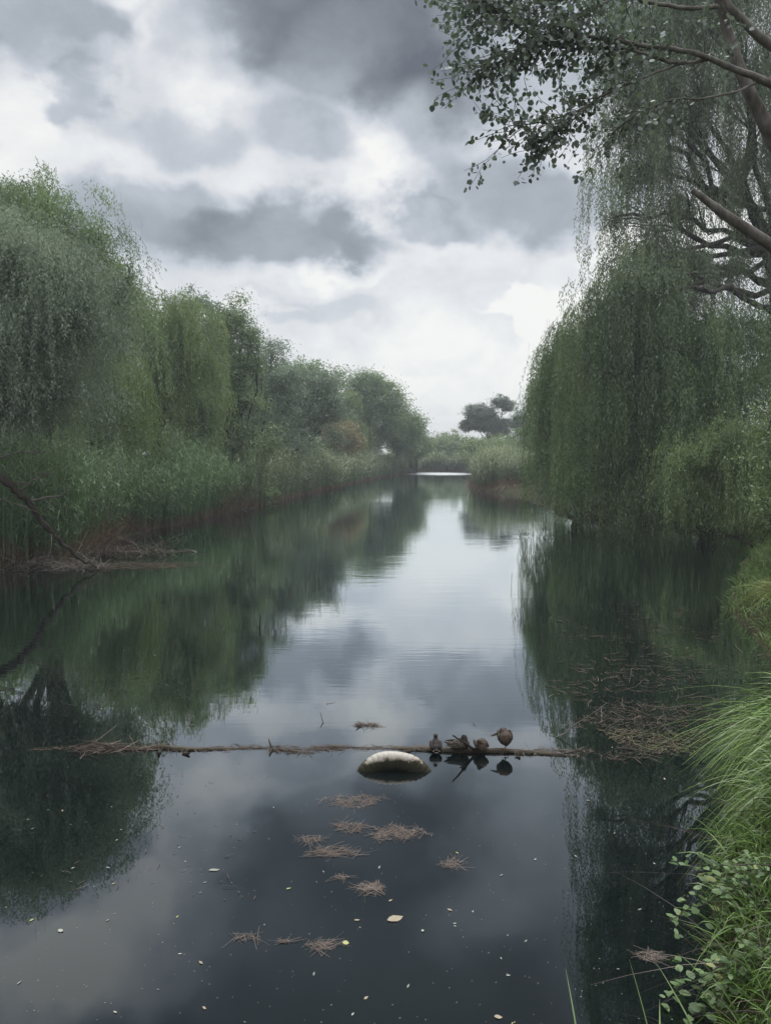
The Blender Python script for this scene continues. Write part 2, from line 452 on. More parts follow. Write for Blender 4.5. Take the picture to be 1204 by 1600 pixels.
mp3 = t.add('ShaderNodeMapping'); mp3.inputs['Scale'].default_value = (1.1, 9.0, 1); mp3.inputs['Rotation'].default_value = (0, 0, .06); t.link(geo.outputs['Position'], mp3.inputs[0])
r3 = t.noise(mp3.outputs[0], 1.0, 2, .5, .2)
ring = t.math('POWER', 2.718, t.math('MULTIPLY', t.math('POWER', t.math('DIVIDE', t.math('SUBTRACT', sp.outputs[1], 12.5), 3.2), 2.0), -1.0))
hh0 = t.math('MULTIPLY', t.math('MULTIPLY', r3.outputs[0], ring), mk)
hh = t.math('MULTIPLY', t.math('ADD', r1.outputs[0], t.math('MULTIPLY', r2.outputs[0], .45)), amp)
# the wind-ruffled reach far down the channel
#wv1 = t.math('GREATER_THAN', t.math('ADD', sp.outputs[1], t.math('MULTIPLY', r1.outputs[0], 4)), 112)
px_ = t.math('SUBTRACT', sp.outputs[0], 8.5)
py_ = t.math('SUBTRACT', sp.outputs[1], 117)
e_ = t.math('ADD', t.math('POWER', t.math('DIVIDE', px_, 5.0), 2.0), t.math('POWER', t.math('DIVIDE', py_, 7.0), 2.0))
e_ = t.math('ADD', e_, t.math('MULTIPLY', t.math('SUBTRACT', r2.outputs[0], .5), 5.0))
ruf = t.math('LESS_THAN', e_, 1.0)
hh = t.math('ADD', hh, t.math('MULTIPLY', hh0, .30))
bp = t.add('ShaderNodeBump'); bp.inputs['Strength'].default_value = .5; bp.inputs['Distance'].default_value = .010
t.link(hh, bp.inputs['Height']); t.link(bp.outputs[0], p.inputs['Normal'])
rr = t.math('ADD', t.math('MULTIPLY', ruf, .30), .012)
gl = t.add('ShaderNodeBsdfGlossy'); gl.inputs[0].default_value = (.90, .96, 1.0, 1); t.link(rr, gl.inputs['Roughness']); t.link(bp.outputs[0], gl.inputs['Normal'])
p.inputs['Specular IOR Level'].default_value = 0; p.inputs['Roughness'].default_value = .9
lw = t.add('ShaderNodeLayerWeight'); lw.inputs['Blend'].default_value = .5; t.link(bp.outputs[0], lw.inputs['Normal'])
fr = t.ramp(lw.outputs['Facing'], [(.0, (.025,) * 3), (.38, (.10,) * 3), (.54, (.20,) * 3), (.63, (.34,) * 3), (.68, (.45,) * 3), (.757, (.62,) * 3), (.844, (.80,) * 3), (1.0, (.96,) * 3)])
mxw = t.add('ShaderNodeMixShader'); t.link(fr, mxw.inputs[0]); t.link(p.outputs[0], mxw.inputs[1]); t.link(gl.outputs[0], mxw.inputs[2])
t.link(mxw.outputs[0], t.n['Material Output'].inputs[0])
tag(w.build('water', wm), kind='structure')

# ------------------------------------------------------------------ trees
def lobe_points(lobes, n, rng, shell=(.70, 1.0), up=-.25):
    """points near the surface of ellipsoid lobes; lobe = (centre, (rx, ry, rz))"""
    vol = np.array([(l[1][0] * l[1][1] * l[1][2]) ** (2 / 3) for l in lobes])
    cnt = rng.multinomial(n, vol / vol.sum())
    P = []; D = []; I = []
    for i, (c, r) in enumerate(lobes):
        d = rng.normal(0, 1, (cnt[i] * 3 + 20, 3)); d = unit(d)
        d = d[d[:, 2] > up][:cnt[i]]
        s = rng.uniform(shell[0], shell[1], (len(d), 1))
        P.append(np.asarray(c) + d * s * np.asarray(r)); D.append(d); I.append(np.full(len(d), i))
    return np.concatenate(P), np.concatenate(D), np.concatenate(I)

def woody(root, base, tr, lobes, rng, mat, lean=(0, 0), nsub=7, crown_pts=None, thin=.010, fork=.3):
    """trunk, limbs to every lobe and thinner boughs inside each"""
    base = np.asarray(base, float)
    cz = np.mean([l[0][2] for l in lobes])
    low = min(l[0][2] - l[1][2] for l in lobes)
    ctr = np.mean([l[0] for l in lobes], axis=0)
    top = base + (ctr - base) * .35
    top[2] = base[2] + max(.8, (low - base[2]) * .8 + fork * (cz - low))
    top[:2] += lean
    tb = MB()
    tp = bend(base - np.array([0, 0, .4]), top, rng, 7, .10)
    tube(tb, tp, tr * np.linspace(1.15, .75, 8), 9)
    lb = MB()
    for c, r in lobes:
        c = np.asarray(c); r = np.asarray(r)
        k0 = rng.integers(5, 8)
        st = tp[k0]
        L = np.linalg.norm(c - st)
        lp = bend(st, c + rng.normal(0, .15, 3) * r, rng, 8, .22, .05)
        r0 = tr * min(.6, .25 + .05 * r.max())
        tube(lb, lp, np.linspace(r0, r0 * .35, 9), 6)
        for q in range(nsub):
            d = unit(rng.normal(0, 1, 3) + np.array([0, 0, .35]))
            s0 = lp[rng.integers(4, 9)]
            e = c + d * r * .9
            sp_ = bend(s0, e, rng, 5, .25, .04)
            tube(lb, sp_, np.linspace(r0 * .32, thin, 6), 4, False)
    return tb, lb

def finish_tree(name, base, tb, lb, cr, bark, leaf, label, cat='tree', group=None):
    root = empty(name, base, label, cat, group)
    o = tb.build('trunk', bark, root, smooth=True, loc=base)
    if lb is not None:
        lb.build('branches', bark, root, smooth=True, loc=base)
    cr.build('crown', leaf, root, loc=base)
    return root

def willow(base, lobes, tr, n, spacing, leaf, seed, mat, label, Lr=(1.5, 4.0), zlow=.6, bark='bark', name='willow_tree', out=.5, nsub=7, gap=.0, fill=.35, group=None, shell=(.7,1.03), fork=.3, tau=.5, hang=(.25, .95)):
    rng = np.random.default_rng(seed)
    base = np.asarray(base, float)
    tb, lb = woody(None, base, tr, lobes, rng, None, nsub=nsub, fork=fork)
    B_, DB, I = lobe_points(lobes, max(n // 11, 20), rng, shell)
    B_ = B_ + DB * rng.exponential(.34, (len(B_), 1)) * np.array([1, 1, .8])
    rep_ = rng.integers(6, 17, len(B_))
    P = np.repeat(B_, rep_, 0) + rng.normal(0, .17, (rep_.sum(), 3)) * [1, 1, .7]
    D = np.repeat(DB, rep_, 0); bl = np.repeat(rng.choice([.35, .6, .9, 1.2, 1.7], len(B_)), rep_); bt = np.repeat(rng.uniform(0, 1, len(B_)), rep_)
    # an uneven crown: drop the strands where a slow noise dips
    if gap:
        nz = np.array([mnoise.noise(Vector(p * .55)) for p in P])
        k = nz > (gap - .5)
        P, D, bl, bt = P[k], D[k], bl[k], bt[k]
    N = len(P)
    H = unit(np.stack([D[:, 0], D[:, 1], np.zeros(N)], 1) + rng.normal(0, .35, (N, 3)) * [1, 1, 0])
    L = rng.uniform(Lr[0], Lr[1], N) * bl
    zl = zlow + rng.exponential(.45, N) + .5 * np.sin(P[:, 0] * 1.3 + P[:, 1])
    L = np.clip(np.minimum(L, P[:, 2] - zl), .3, None)
    ok = P[:, 2] > zlow + .5
    P, D, H, L, bt = P[ok], D[ok], H[ok], L[ok], bt[ok]; N = len(P)
    K = np.maximum((L / spacing).astype(int), 4)
    idx = np.repeat(np.arange(N), K)
    start = np.repeat(np.cumsum(K) - K, K)
    tt = (np.arange(len(idx)) - start + rng.uniform(0, 1, len(idx))) / K[idx]
    Lq = L[idx]; s = tt * Lq
    outd = out * rng.uniform(.5, 1.4, N)[idx]
    q = P[idx].copy()
    q += H[idx] * (outd * (1 - np.exp(-s / tau)))[:, None]
    q[:, 2] += .25 * outd * np.sin(np.minimum(s / .6, math.pi)) - s
    ph = rng.uniform(0, 6.28, N)[idx]
    q[:, 0] += .07 * np.sin(s * 1.7 + ph); q[:, 1] += .07 * np.cos(s * 1.3 + ph)
    q += rng.normal(0, .035, q.shape)
    n_ = len(q)
    a = rng.uniform(0, 6.283, n_)
    hd = np.stack([np.cos(a), np.sin(a), np.zeros(n_)], 1)
    d = unit(hd * rng.uniform(hang[0], hang[1], (n_, 1)) + np.array([0, 0, -1.0]))
    sd_ = unit(np.cross(d, rng.normal(0, 1, (n_, 3))))
    cr = MB()
    ln = leaf[0] * rng.uniform(.65, 1.25, n_)
    tint = np.clip(bt[idx] * .6 + rng.uniform(0, .4, n_), 0, 1)
    leaves(cr, q, d, sd_, ln, leaf[1] * rng.uniform(.7, 1.2, n_), tint)
    # short sprays inside and over the top of each lobe
    nf = int(n_ * fill)
    if nf:
        P2, D2, _ = lobe_points(lobes, max(nf // 26, 1), rng, (.05, 1.04), -1)
        P2 = P2[P2[:, 2] > zlow]
        c = np.repeat(P2, 26, 0) + rng.normal(0, .16, (len(P2) * 26, 3))
        m_ = len(c)
        d = unit(rng.normal(0, 1, (m_, 3)) + np.repeat(D2[:len(P2)], 26, 0) * .4 + np.array([0, 0, -.75]))
        sd_ = unit(np.cross(d, rng.normal(0, 1, (m_, 3))))
        leaves(cr, c, d, sd_, leaf[0] * rng.uniform(.6, 1.2, m_), leaf[1] * 1.1, np.clip(np.repeat(rng.uniform(0, .6, len(P2)), 26) + rng.uniform(0, .4, m_), 0, 1))
    # thin pendulous stems
    k = rng.choice(N, min(N, 350), replace=False)
    ribbons(lb, P[k] + H[k] * out * .9, np.tile([0, 0, -1.0], (len(k), 1)) + rng.normal(0, .02, (len(k), 3)), unit(rng.normal(0, 1, (len(k), 3)) * [1, 1, 0]), L[k] * .9, .007, 0, np.full(len(k), .5), 2)
    return finish_tree(name, base, tb, lb, cr, M[bark], M[mat], label, 'tree', group)

def broadleaf(base, lobes, tr, nclus, per, leaf, seed, mat, label, cr_r=.34, name='leafy_tree', bark='bark', cat='tree', group=None, flatn=.0, shell=(.55, 1.05), nsub=8, shape=RH, gap=.36, fork=.3):
    rng = np.random.default_rng(seed)
    base = np.asarray(base, float)
    tb, lb = woody(None, base, tr, lobes, rng, None, nsub=nsub, fork=fork)
    P, D, I = lobe_points(lobes, nclus, rng, shell, -.8)
    if gap:
        nz = np.array([mnoise.noise(Vector(p * .8)) for p in P]); k = nz > gap - .5; P, D = P[k], D[k]
    P = P + D * rng.exponential(.12, (len(P), 1))
    n = len(P)
    P = P + D * rng.choice([0, 0, .25, -.3], len(P))[:, None]
    n = len(P)
    sz = rng.uniform(.45, 1.5, n)
    c = np.repeat(P, per, 0); dd = np.repeat(D, per, 0); s = np.repeat(sz, per)[:, None]
    off = rng.normal(0, 1, (n * per, 3)) * [1, 1, .62 - .3 * flatn]
    c = c + off * cr_r * .84 * s
    m_ = len(c)
    nr = unit(dd * .6 + rng.normal(0, .75, (m_, 3)) + np.array([0, 0, .55]))
    d = unit(np.cross(nr, rng.normal(0, 1, (m_, 3))) + np.array([0, 0, -.25]))
    sd_ = unit(np.cross(d, nr))
    tint = np.clip(np.repeat(rng.uniform(0, .55, n), per) + rng.uniform(0, .45, m_), 0, 1)
    cr = MB()
    leaves(cr, c, d, sd_, leaf[0] * rng.uniform(.6, 1.25, m_), leaf[1] * rng.uniform(.7, 1.2, m_), tint, shape)
    # twigs carry the outer clusters
    k = rng.choice(n, min(n, 500), replace=False)
    st = P[k] - D[k] * rng.uniform(.5, 1.1, (len(k), 1)) - np.array([0, 0, .3])
    v = P[k] - st; L = np.linalg.norm(v, axis=1)
    ribbons(lb, st, unit(v), unit(np.cross(v, rng.normal(0, 1, v.shape))), L, .022, 0, np.full(len(k), .5), 2)
    return finish_tree(name, base, tb, lb, cr, M[bark], M[mat], label, cat, group)

def lob(Y, *items):
    """lobes from (px, py, radius_x, radius_z[, dY]) at depth Y"""
    out = []
    for it in items:
        px, py, rx, rz = it[:4]; dy = it[4] if len(it) > 4 else 0
        out.append((at(px, py, Y + dy), (rx, rx * .95, rz)))
    return out
def onground(x, y): return (float(x), float(y), float(ghgt(x, y)))

# ---- left bank
willow(onground(-13.2, 22.5), lob(21.5, (20, 400, 1.5, 1.3), (75, 430, 1.3, 1.1), (-60, 420, 1.9, 1.6, 1), (40, 520, 1.7, 1.3), (115, 500, .8, .8), (85, 600, 1.0, .8), (-30, 580, 1.8, 1.3), (15, 640, 1.2, .8)),
       .34, 5600, .045, (.105, .024), 11, 'silver', 'nearest left bank willow with silvery grey leaves hanging over the reeds', Lr=(.6, 1.9), zlow=2.6, out=.95, fill=1.3, tau=.9, hang=(.4, 1.3), gap=.24)
willow(onground(-13.2, 29), lob(28, (-10, 380, 2.4, 2.2), (55, 345, 1.9, 1.5), (25, 330, 1.2, 1.1), (110, 385, 1.5, 1.2), (150, 385, .8, 1.0), (165, 440, 1.2, 1.2), (195, 440, .55, 1.0), (110, 500, 2.2, 1.6), (175, 530, 1.0, 1.0), (-80, 460, 3, 2.5)),
       .42, 4200, .055, (.14, .034), 12, 'green', 'tallest left bank willow, green domed crown rising behind the silvery one', Lr=(.5, 1.7), zlow=3.2, fill=1.6, out=.8, tau=.8, hang=(.4, 1.4), gap=.27)
willow(onground(-13.6, 34), lob(33, (165, 560, 1.1, .8), (195, 600, 1.0, .8), (145, 620, 1.2, .9), (200, 650, .9, .7)),
       .2, 1100, .06, (.14, .034), 13, 'willow_yellow', 'low yellow green willow tucked beside the tall left bank willow', Lr=(.8, 2.2), zlow=2.2, fill=.5)
willow(onground(-12.4, 41), lob(39, (235, 515, 1.3, 1.2), (280, 500, 1.5, 1.3), (262, 560, 1.9, 1.4), (215, 570, 1.3, 1.4), (300, 560, 1.2, 1.2), (250, 620, 1.8, 1.1)),
       .34, 3000, .07, (.17, .038), 14, 'willow', 'soft green weeping willow behind the left reeds with long straight curtains', Lr=(1.0, 3.2), zlow=2.4, fill=.5, gap=.36, tau=.7, out=.7)
broadleaf(onground(-13.4, 52), lob(50, (300, 475, 1.1, .7), (330, 478, .8, .7), (275, 480, .9, .8), (325, 520, 1.6, 1.6), (290, 540, 1.8, 1.6)), .3, 300, 50, (.15, .10), 15, 'blue_green',
       'thin topped tree standing behind the soft green willow', cr_r=.30, shell=(.5, 1.15))
broadleaf(onground(-9.6, 49), lob(47, (372, 490, .9, 1.1), (392, 530, .6, .9), (345, 505, .9, 1.1), (365, 530, 1.2, 1.2), (345, 570, 1.6, 1.3), (385, 575, .9, 1.2), (330, 625, 1.9, 1.5), (378, 640, 1.3, 1.2), (300, 650, 1.3, 1.1), (360, 680, 1.7, .9), (400, 690, 1.2, .8), (325, 695, 1.4, .8)), .3, 1150, 55, (.14, .075), 16, 'green',
       'tall narrow topped tree on the left bank, dense leaves down to the reeds', cr_r=.36)
broadleaf(onground(-9.3, 58), lob(56, (425, 555, 1.0, 1.0), (405, 575, 1.2, 1.2), (448, 585, 1.2, 1.1), (418, 600, 1.6, 1.4), (450, 625, 1.3, 1.3), (400, 650, 1.6, 1.4), (440, 670, 1.5, 1.2), (425, 698, 1.8, .9), (465, 700, 1.6, .9)), .26, 700, 50, (.16, .08), 17, 'blue_green',
       'rounded grey green tree fourth along the left bank with dark branching stem', cr_r=.38)
broadleaf(onground(-7.6, 68), lob(66, (478, 590, 1.7, 1.3), (455, 600, 1.2, 1.2), (525, 640, 1.4, 1.4), (508, 592, 1.0, .9), (495, 630, 2.0, 1.6), (450, 650, 1.8, 1.6), (520, 610, .6, .5), (500, 675, 2.0, 1.4)), .3, 800, 46, (.18, .10), 18, 'blue_green',
       'broad crowned tree of the left bank whose top reaches out over the sky gap', cr_r=.42)
broadleaf(onground(-6.2, 86), lob(84, (535, 675, 1.5, 1.5), (515, 690, 1.6, 1.2), (553, 695, 1.1, 1.0)), .16, 320, 46, (.18, .09), 19, 'brown',
       'brownish olive bush above the reeds at the left bend', cr_r=.42, cat='bush', name='bush')
broadleaf(onground(-3.2, 112), lob(106, (575, 600, 2.6, 1.7), (590, 625, 3.4, 2.6), (555, 640, 2.4, 2.4), (600, 660, 3.2, 2.6), (560, 685, 2.6, 2.0)), .4, 1100, 42, (.26, .15), 20, 'green',
       'dark rounded tree at the end of the left bank with an airy top', cr_r=.6, gap=.1)
broadleaf(onground(1.6, 116), lob(112, (622, 640, 1.9, 2.0), (632, 665, 2.4, 2.2), (612, 680, 2.4, 2.2), (635, 695, 2.2, 1.6)), .34, 700, 42, (.27, .15), 21, 'green',
       'second dark tree stepping down toward the far water', cr_r=.6)
broadleaf(onground(5.0, 124), lob(120, (648, 672, 1.8, 1.9), (655, 693, 1.9, 1.7), (640, 705, 2.2, 1.4)), .26, 460, 40, (.28, .16), 22, 'green',
       'lowest dark tree at the tip of the left bank tree row', cr_r=.55)
willow(onground(-9.5, 100), lob(96, (545, 625, 1.7, 1.4), (530, 645, 1.8, 1.6), (550, 665, 1.5, 1.2)), .26, 500, .14, (.3, .08), 23, 'willow', 'pale willow between the brownish bush and the dark trees', Lr=(1.5, 4), zlow=2.2, fill=.6)
# shrubs that close the view behind the left reeds
_sh = [(-15.5, 27, 2.6, 'bush'), (-16.0, 34, 2.7, 'green'), (-14.5, 44, 2.6, 'green'), (-12.8, 55, 2.6, 'blue_green'), (-11.5, 64, 2.8, 'green'), (-10.0, 75, 2.8, 'bush'), (-9.5, 92, 3.4, 'blue_green'), (-18.5, 24, 3.2, 'bush'), (-11.6, 49, 2.3, 'bush'), (-10.2, 59, 2.4, 'green'), (-9.0, 66, 2.3, 'bush'), (-8.6, 80, 2.6, 'green')]
_lab = ['leafy shrub filling the gap under the silvery willow', 'shrub in the shade beneath the yellow green willow', 'dark shrub at the foot of the narrow topped tree',
        'grey green shrub beneath the rounded tree', 'shrub under the broad crowned tree', 'bright shrub between the broad crowned tree and the brownish bush', 'shrub behind the brownish bush', 'shrub at the left edge behind the dead branch', 'shrub left of the trunk of the narrow topped tree', 'shrub around the dark branching stem of the rounded tree', 'light shrub low under the broad crowned tree', 'shrub on the bank just before the brownish bush']
_shr = [(15.8, 36.2, 2.1, 'dark bush in the hollow under the broad right bank willow'), (18.6, 37.5, 2.6, 'dark bush behind the low willow bough at the right'), (19.5, 31.0, 2.2, 'dark bush at the right edge behind the young elder like bush'), (13.2, 41.5, 2.0, 'dark bush between the trunks of the two right bank willows')]
for i, (x, y, r, l_) in enumerate(_shr):
    b = onground(x, y)
    broadleaf(b, [((x, y, b[2] + r * .75), (r, r * .9, r * .85)), ((x - r * .8, y - .4, b[2] + r * .55), (r * .8, r * .8, r * .6)), ((x + r * .8, y + .4, b[2] + r * .7), (r * .8, r * .8, r * .8))], .08, 420, 42, (.14, .085), 90 + i, 'green', l_, cr_r=.34, cat='bush', name='shrub', nsub=5, gap=.1)

for i, (x, y, r, mt) in enumerate(_sh):
    b = onground(x, y)
    broadleaf(b, [((x, y, b[2] + r * .9), (r, r * .9, r * .95)), ((x + r * .7, y + r * .8, b[2] + r * .7), (r * .7, r * .7, r * .7)), ((x - r * .5, y - r * .3, b[2] + r * .7), (r * .8, r * .8, r * .8))],
              .09, 330, 45, (.15, .085), 40 + i, mt, _lab[i], cr_r=.36, cat='bush', name='shrub', nsub=5, group='shrubs behind the left reeds')

for (x, y, r, lb_) in [(-7.9, 47.3, .95, 'small light green bush at the waterline halfway along the left bank'), (-5.6, 68.5, 1.3, 'low grey green bush at the waterline near the left bend')]:
    b = (x, y, .05)
    broadleaf(b, [((x, y, r * .7), (r, r, r * .75)), ((x - r * .8, y + .5, r * .8), (r * .8, r * .8, r * .7))], .04, 150, 45, (.11, .06), int(y), 'bush', lb_, cr_r=.24, cat='bush', name='bush', nsub=4)

# ---- far end and right bank, far to near
rngf = np.random.default_rng(5)
fx = [(4, 150), (9, 156), (13, 150), (18, 158), (23, 152), (28, 160), (34, 150), (-4, 150), (14, 172), (24, 175), (40, 165), (6, 170)]
protos = []
for i in range(3):
    r = [3.2, 2.6, 3.6][i]
    b = (0, 0, 0)
    o = broadleaf(b, [((0, 0, r * .95), (r, r, r * .8)), ((r * .7, .3, r * .7), (r * .7, r * .7, r * .55)), ((-r * .7, -.2, r * .75), (r * .7, r * .6, r * .6))], .18, 300, 40, (.32, .19), 60 + i, ['green', 'blue_green', 'bush'][i],
                  'low rounded tree in the distant row closing the end of the water', cr_r=.6, nsub=4, group='distant low trees at the end of the water', name='distant_tree')
    protos.append(o)
for i, (x, y) in enumerate(fx):
    h = onground(x, y)
    if i < 3:
        protos[i].location = h; protos[i].rotation_euler.z = rngf.uniform(0, 6)
    else:
        copy_thing(protos[i % 3], h, rngf.uniform(0, 6), rngf.uniform(.8, 1.15) * (1.1 if i % 4 else .9))
# large trees set back from the left bank
bp_ = broadleaf((0, 0, 0), [((0, 0, 7.2), (2.8, 2.8, 2.4)), ((1.6, .6, 5.6), (2.4, 2.2, 2.0)), ((-1.6, -.4, 5.4), (2.4, 2.2, 2.0)), ((0, .4, 3.6), (3.0, 2.8, 1.8))], .3, 620, 46, (.24, .13), 70, 'green',
                'back row tree mostly hidden behind the left bank trees', cr_r=.5, nsub=5, group='back row trees on the left bank', name='back_row_tree')
for i, (x, y, s) in enumerate([(-24, 38, 1.25), (-19, 56, 1.05), (-16.5, 68, 1.0), (-15, 82, 1.0), (-12, 98, 1.05), (-23, 47, 1.1), (-6, 124, 1.1), (-13, 115, 1.2), (-13.5, 62, 1.25), (-12.6, 74, 1.2), (-10.5, 88, 1.35), (-8.5, 104, 1.5), (-16.5, 46, 1.25)]):
    if i == 0:
        bp_.location = onground(x, y); bp_.scale = (s, s, s)
    else: copy_thing(bp_, onground(x, y), rngf.uniform(0, 6), s)

# umbrella shaped tree
broadleaf(onground(17.2, 126), lob(125, (745, 645, 2.1, 1.4), (755, 650, 2.2, 1.7), (745, 662, 2.3, 1.1), (732, 666, 1.6, .35), (784, 630, 1.5, 1.1), (794, 636, .9, .8), (760, 668, 1.5, .6), (790, 662, 1.7, .6), (780, 674, 1.6, .7)),
          .26, 1100, 60, (.24, .13), 24, 'poplar', 'dark umbrella shaped tree standing alone on the skyline', cr_r=.40, flatn=.5, shell=(.2, 1.0), fork=.55, nsub=5, gap=0)
broadleaf(onground(22.6, 122), lob(120, (808, 662, 1.2, 1.6), (815, 650, 1.0, 1.3), (822, 680, 1.7, 1.6)), .22, 200, 50, (.24, .13), 25, 'poplar', 'small dark tree between the umbrella shaped tree and the right willow', cr_r=.4)
broadleaf(onground(16.6, 106), lob(104, (765, 702, 3.0, 1.6), (785, 700, 2.3, 1.9), (745, 708, 2.2, 1.2)), .2, 520, 46, (.22, .12), 26, 'bush', 'light green round bush below the umbrella shaped tree', cr_r=.42, cat='bush', name='bush')
broadleaf(onground(20.2, 96), lob(95, (812, 697, 2.2, 2.0), (835, 700, 2.6, 2.6), (860, 700, 3, 3)), .2, 520, 46, (.22, .12), 27, 'green', 'green bush behind the right reeds beside the hanging willow', cr_r=.42, cat='bush', name='bush')
broadleaf(onground(16.8, 62), lob(60, (900, 690, 2.6, 2.6), (960, 700, 3, 3), (1030, 700, 3.4, 3.2)), .2, 700, 46, (.2, .11), 28, 'green', 'dark bush seen through the curtains of the right willows', cr_r=.42, cat='bush', name='bush')

willow(onground(10.6, 41.5), lob(38.5, (880, 535, .8, .7), (900, 540, 1.1, 1.0), (858, 570, .7, .8), (930, 545, 1.3, 1.4), (885, 590, 1.2, 1.2), (848, 625, .5, .8), (850, 660, .7, .7), (930, 630, 1.5, 1.4), (895, 670, 1.3, 1.2), (868, 712, .9, .7, -2), (905, 715, 1.1, .8, -3), (890, 745, .9, .5, -3.5)),
       .34, 4300, .07, (.17, .036), 30, 'willow_mid', 'smaller right bank willow with a rounded shoulder and curtains to the water', Lr=(1.6, 4.5), zlow=.05, fill=.25, out=.6, gap=.42, tau=.7)
willow(onground(20.5, 36.0), lob(33.5, (1000, 60, 1.7, 1.5), (1060, -60, 2.6, 2.2), (1130, 20, 2.4, 2.2), (985, 180, 1.2, 1.3), (1050, 160, 1.9, 1.5), (1010, 270, 1.3, 1.2), (960, 345, .9, .5), (1060, 330, 1.2, 1.1), (1000, 400, 1.5, 1.2), (965, 440, .9, .7), (1080, 430, 1.5, 1.2), (955, 130, .6, 1.0), (975, 455, 1.0, .9, -4), (1030, 440, 1.2, 1.0, -4.2), (940, 490, .7, .6, -3.5),
                                 (1190, 120, 2.0, 1.6), (1240, 240, 2.4, 1.8), (1150, 420, 1.0, .7)),
       5e-1, 9800, .06, (.16, .036), 31, 'willow_dark', 'largest right bank willow, its high crown running out of the top of the picture', Lr=(1.2, 4.2), zlow=3.6, fill=.25, out=.45, gap=.40, nsub=6, fork=.8)
willow(onground(14.4, 33.5), lob(30.5, (970, 500, 1.2, 1.3), (1030, 470, 1.3, 1.3), (1085, 520, 1.2, 1.3), (1140, 530, 1.0, 1.0), (1110, 580, 1.2, 1.0), (1035, 560, 1.2, 1.1), (1000, 590, 1.9, 1.2), (1070, 620, 2.0, 1.2), (1150, 610, 1.6, 1.1), (935, 545, 1.0, .9), (960, 620, 1.4, 1.0), (935, 670, .9, .8), (1010, 670, 1.2, .9, -.5), (1060, 690, 1.3, .8, -1), (1115, 680, 1.3, .8, -.5), (925, 735, .7, .4), (1030, 740, 1.2, .5, -1)),
       .4, 7600, .055, (.15, .032), 32, 'willow_mid', 'broad right bank willow whose thick curtains touch the water below the largest one', Lr=(1.8, 5.0), zlow=.02, fill=.22, out=.6, gap=.42, tau=.7)
willow(onground(14.3, 27.2), lob(25.5, (1085, 715, .9, .5), (1125, 700, 1.0, .6), (1165, 725, 1.0, .6), (1060, 745, .5, .4), (1200, 700, 1.4, .9)),
       .16, 1100, .045, (.12, .026), 33, 'bush', 'low willow bough in front of the right curtains, bushy and light green', Lr=(.8, 2.6), zlow=.3, fill=.5)
broadleaf(onground(17.6, 33), lob(33, (1205, 540, 1.0, 1.2), (1215, 610, 1.3, 1.5), (1260, 520, 2.2, 2.0), (1230, 690, 1.5, 1.4)), .3, 620, 55, (.13, .085), 34, 'green', 'dark leafy tree at the right edge behind the low willow bough', cr_r=.34)
broadleaf(onground(10.4, 19.0), lob(19, (1216, 640, .45, .5), (1222, 700, .5, .6), (1230, 760, .6, .6), (1215, 800, .5, .5)), .06, 150, 34, (.10, .055), 35, 'bush', 'young elder like bush leaning in at the right edge', cr_r=.2, cat='bush', name='bush')

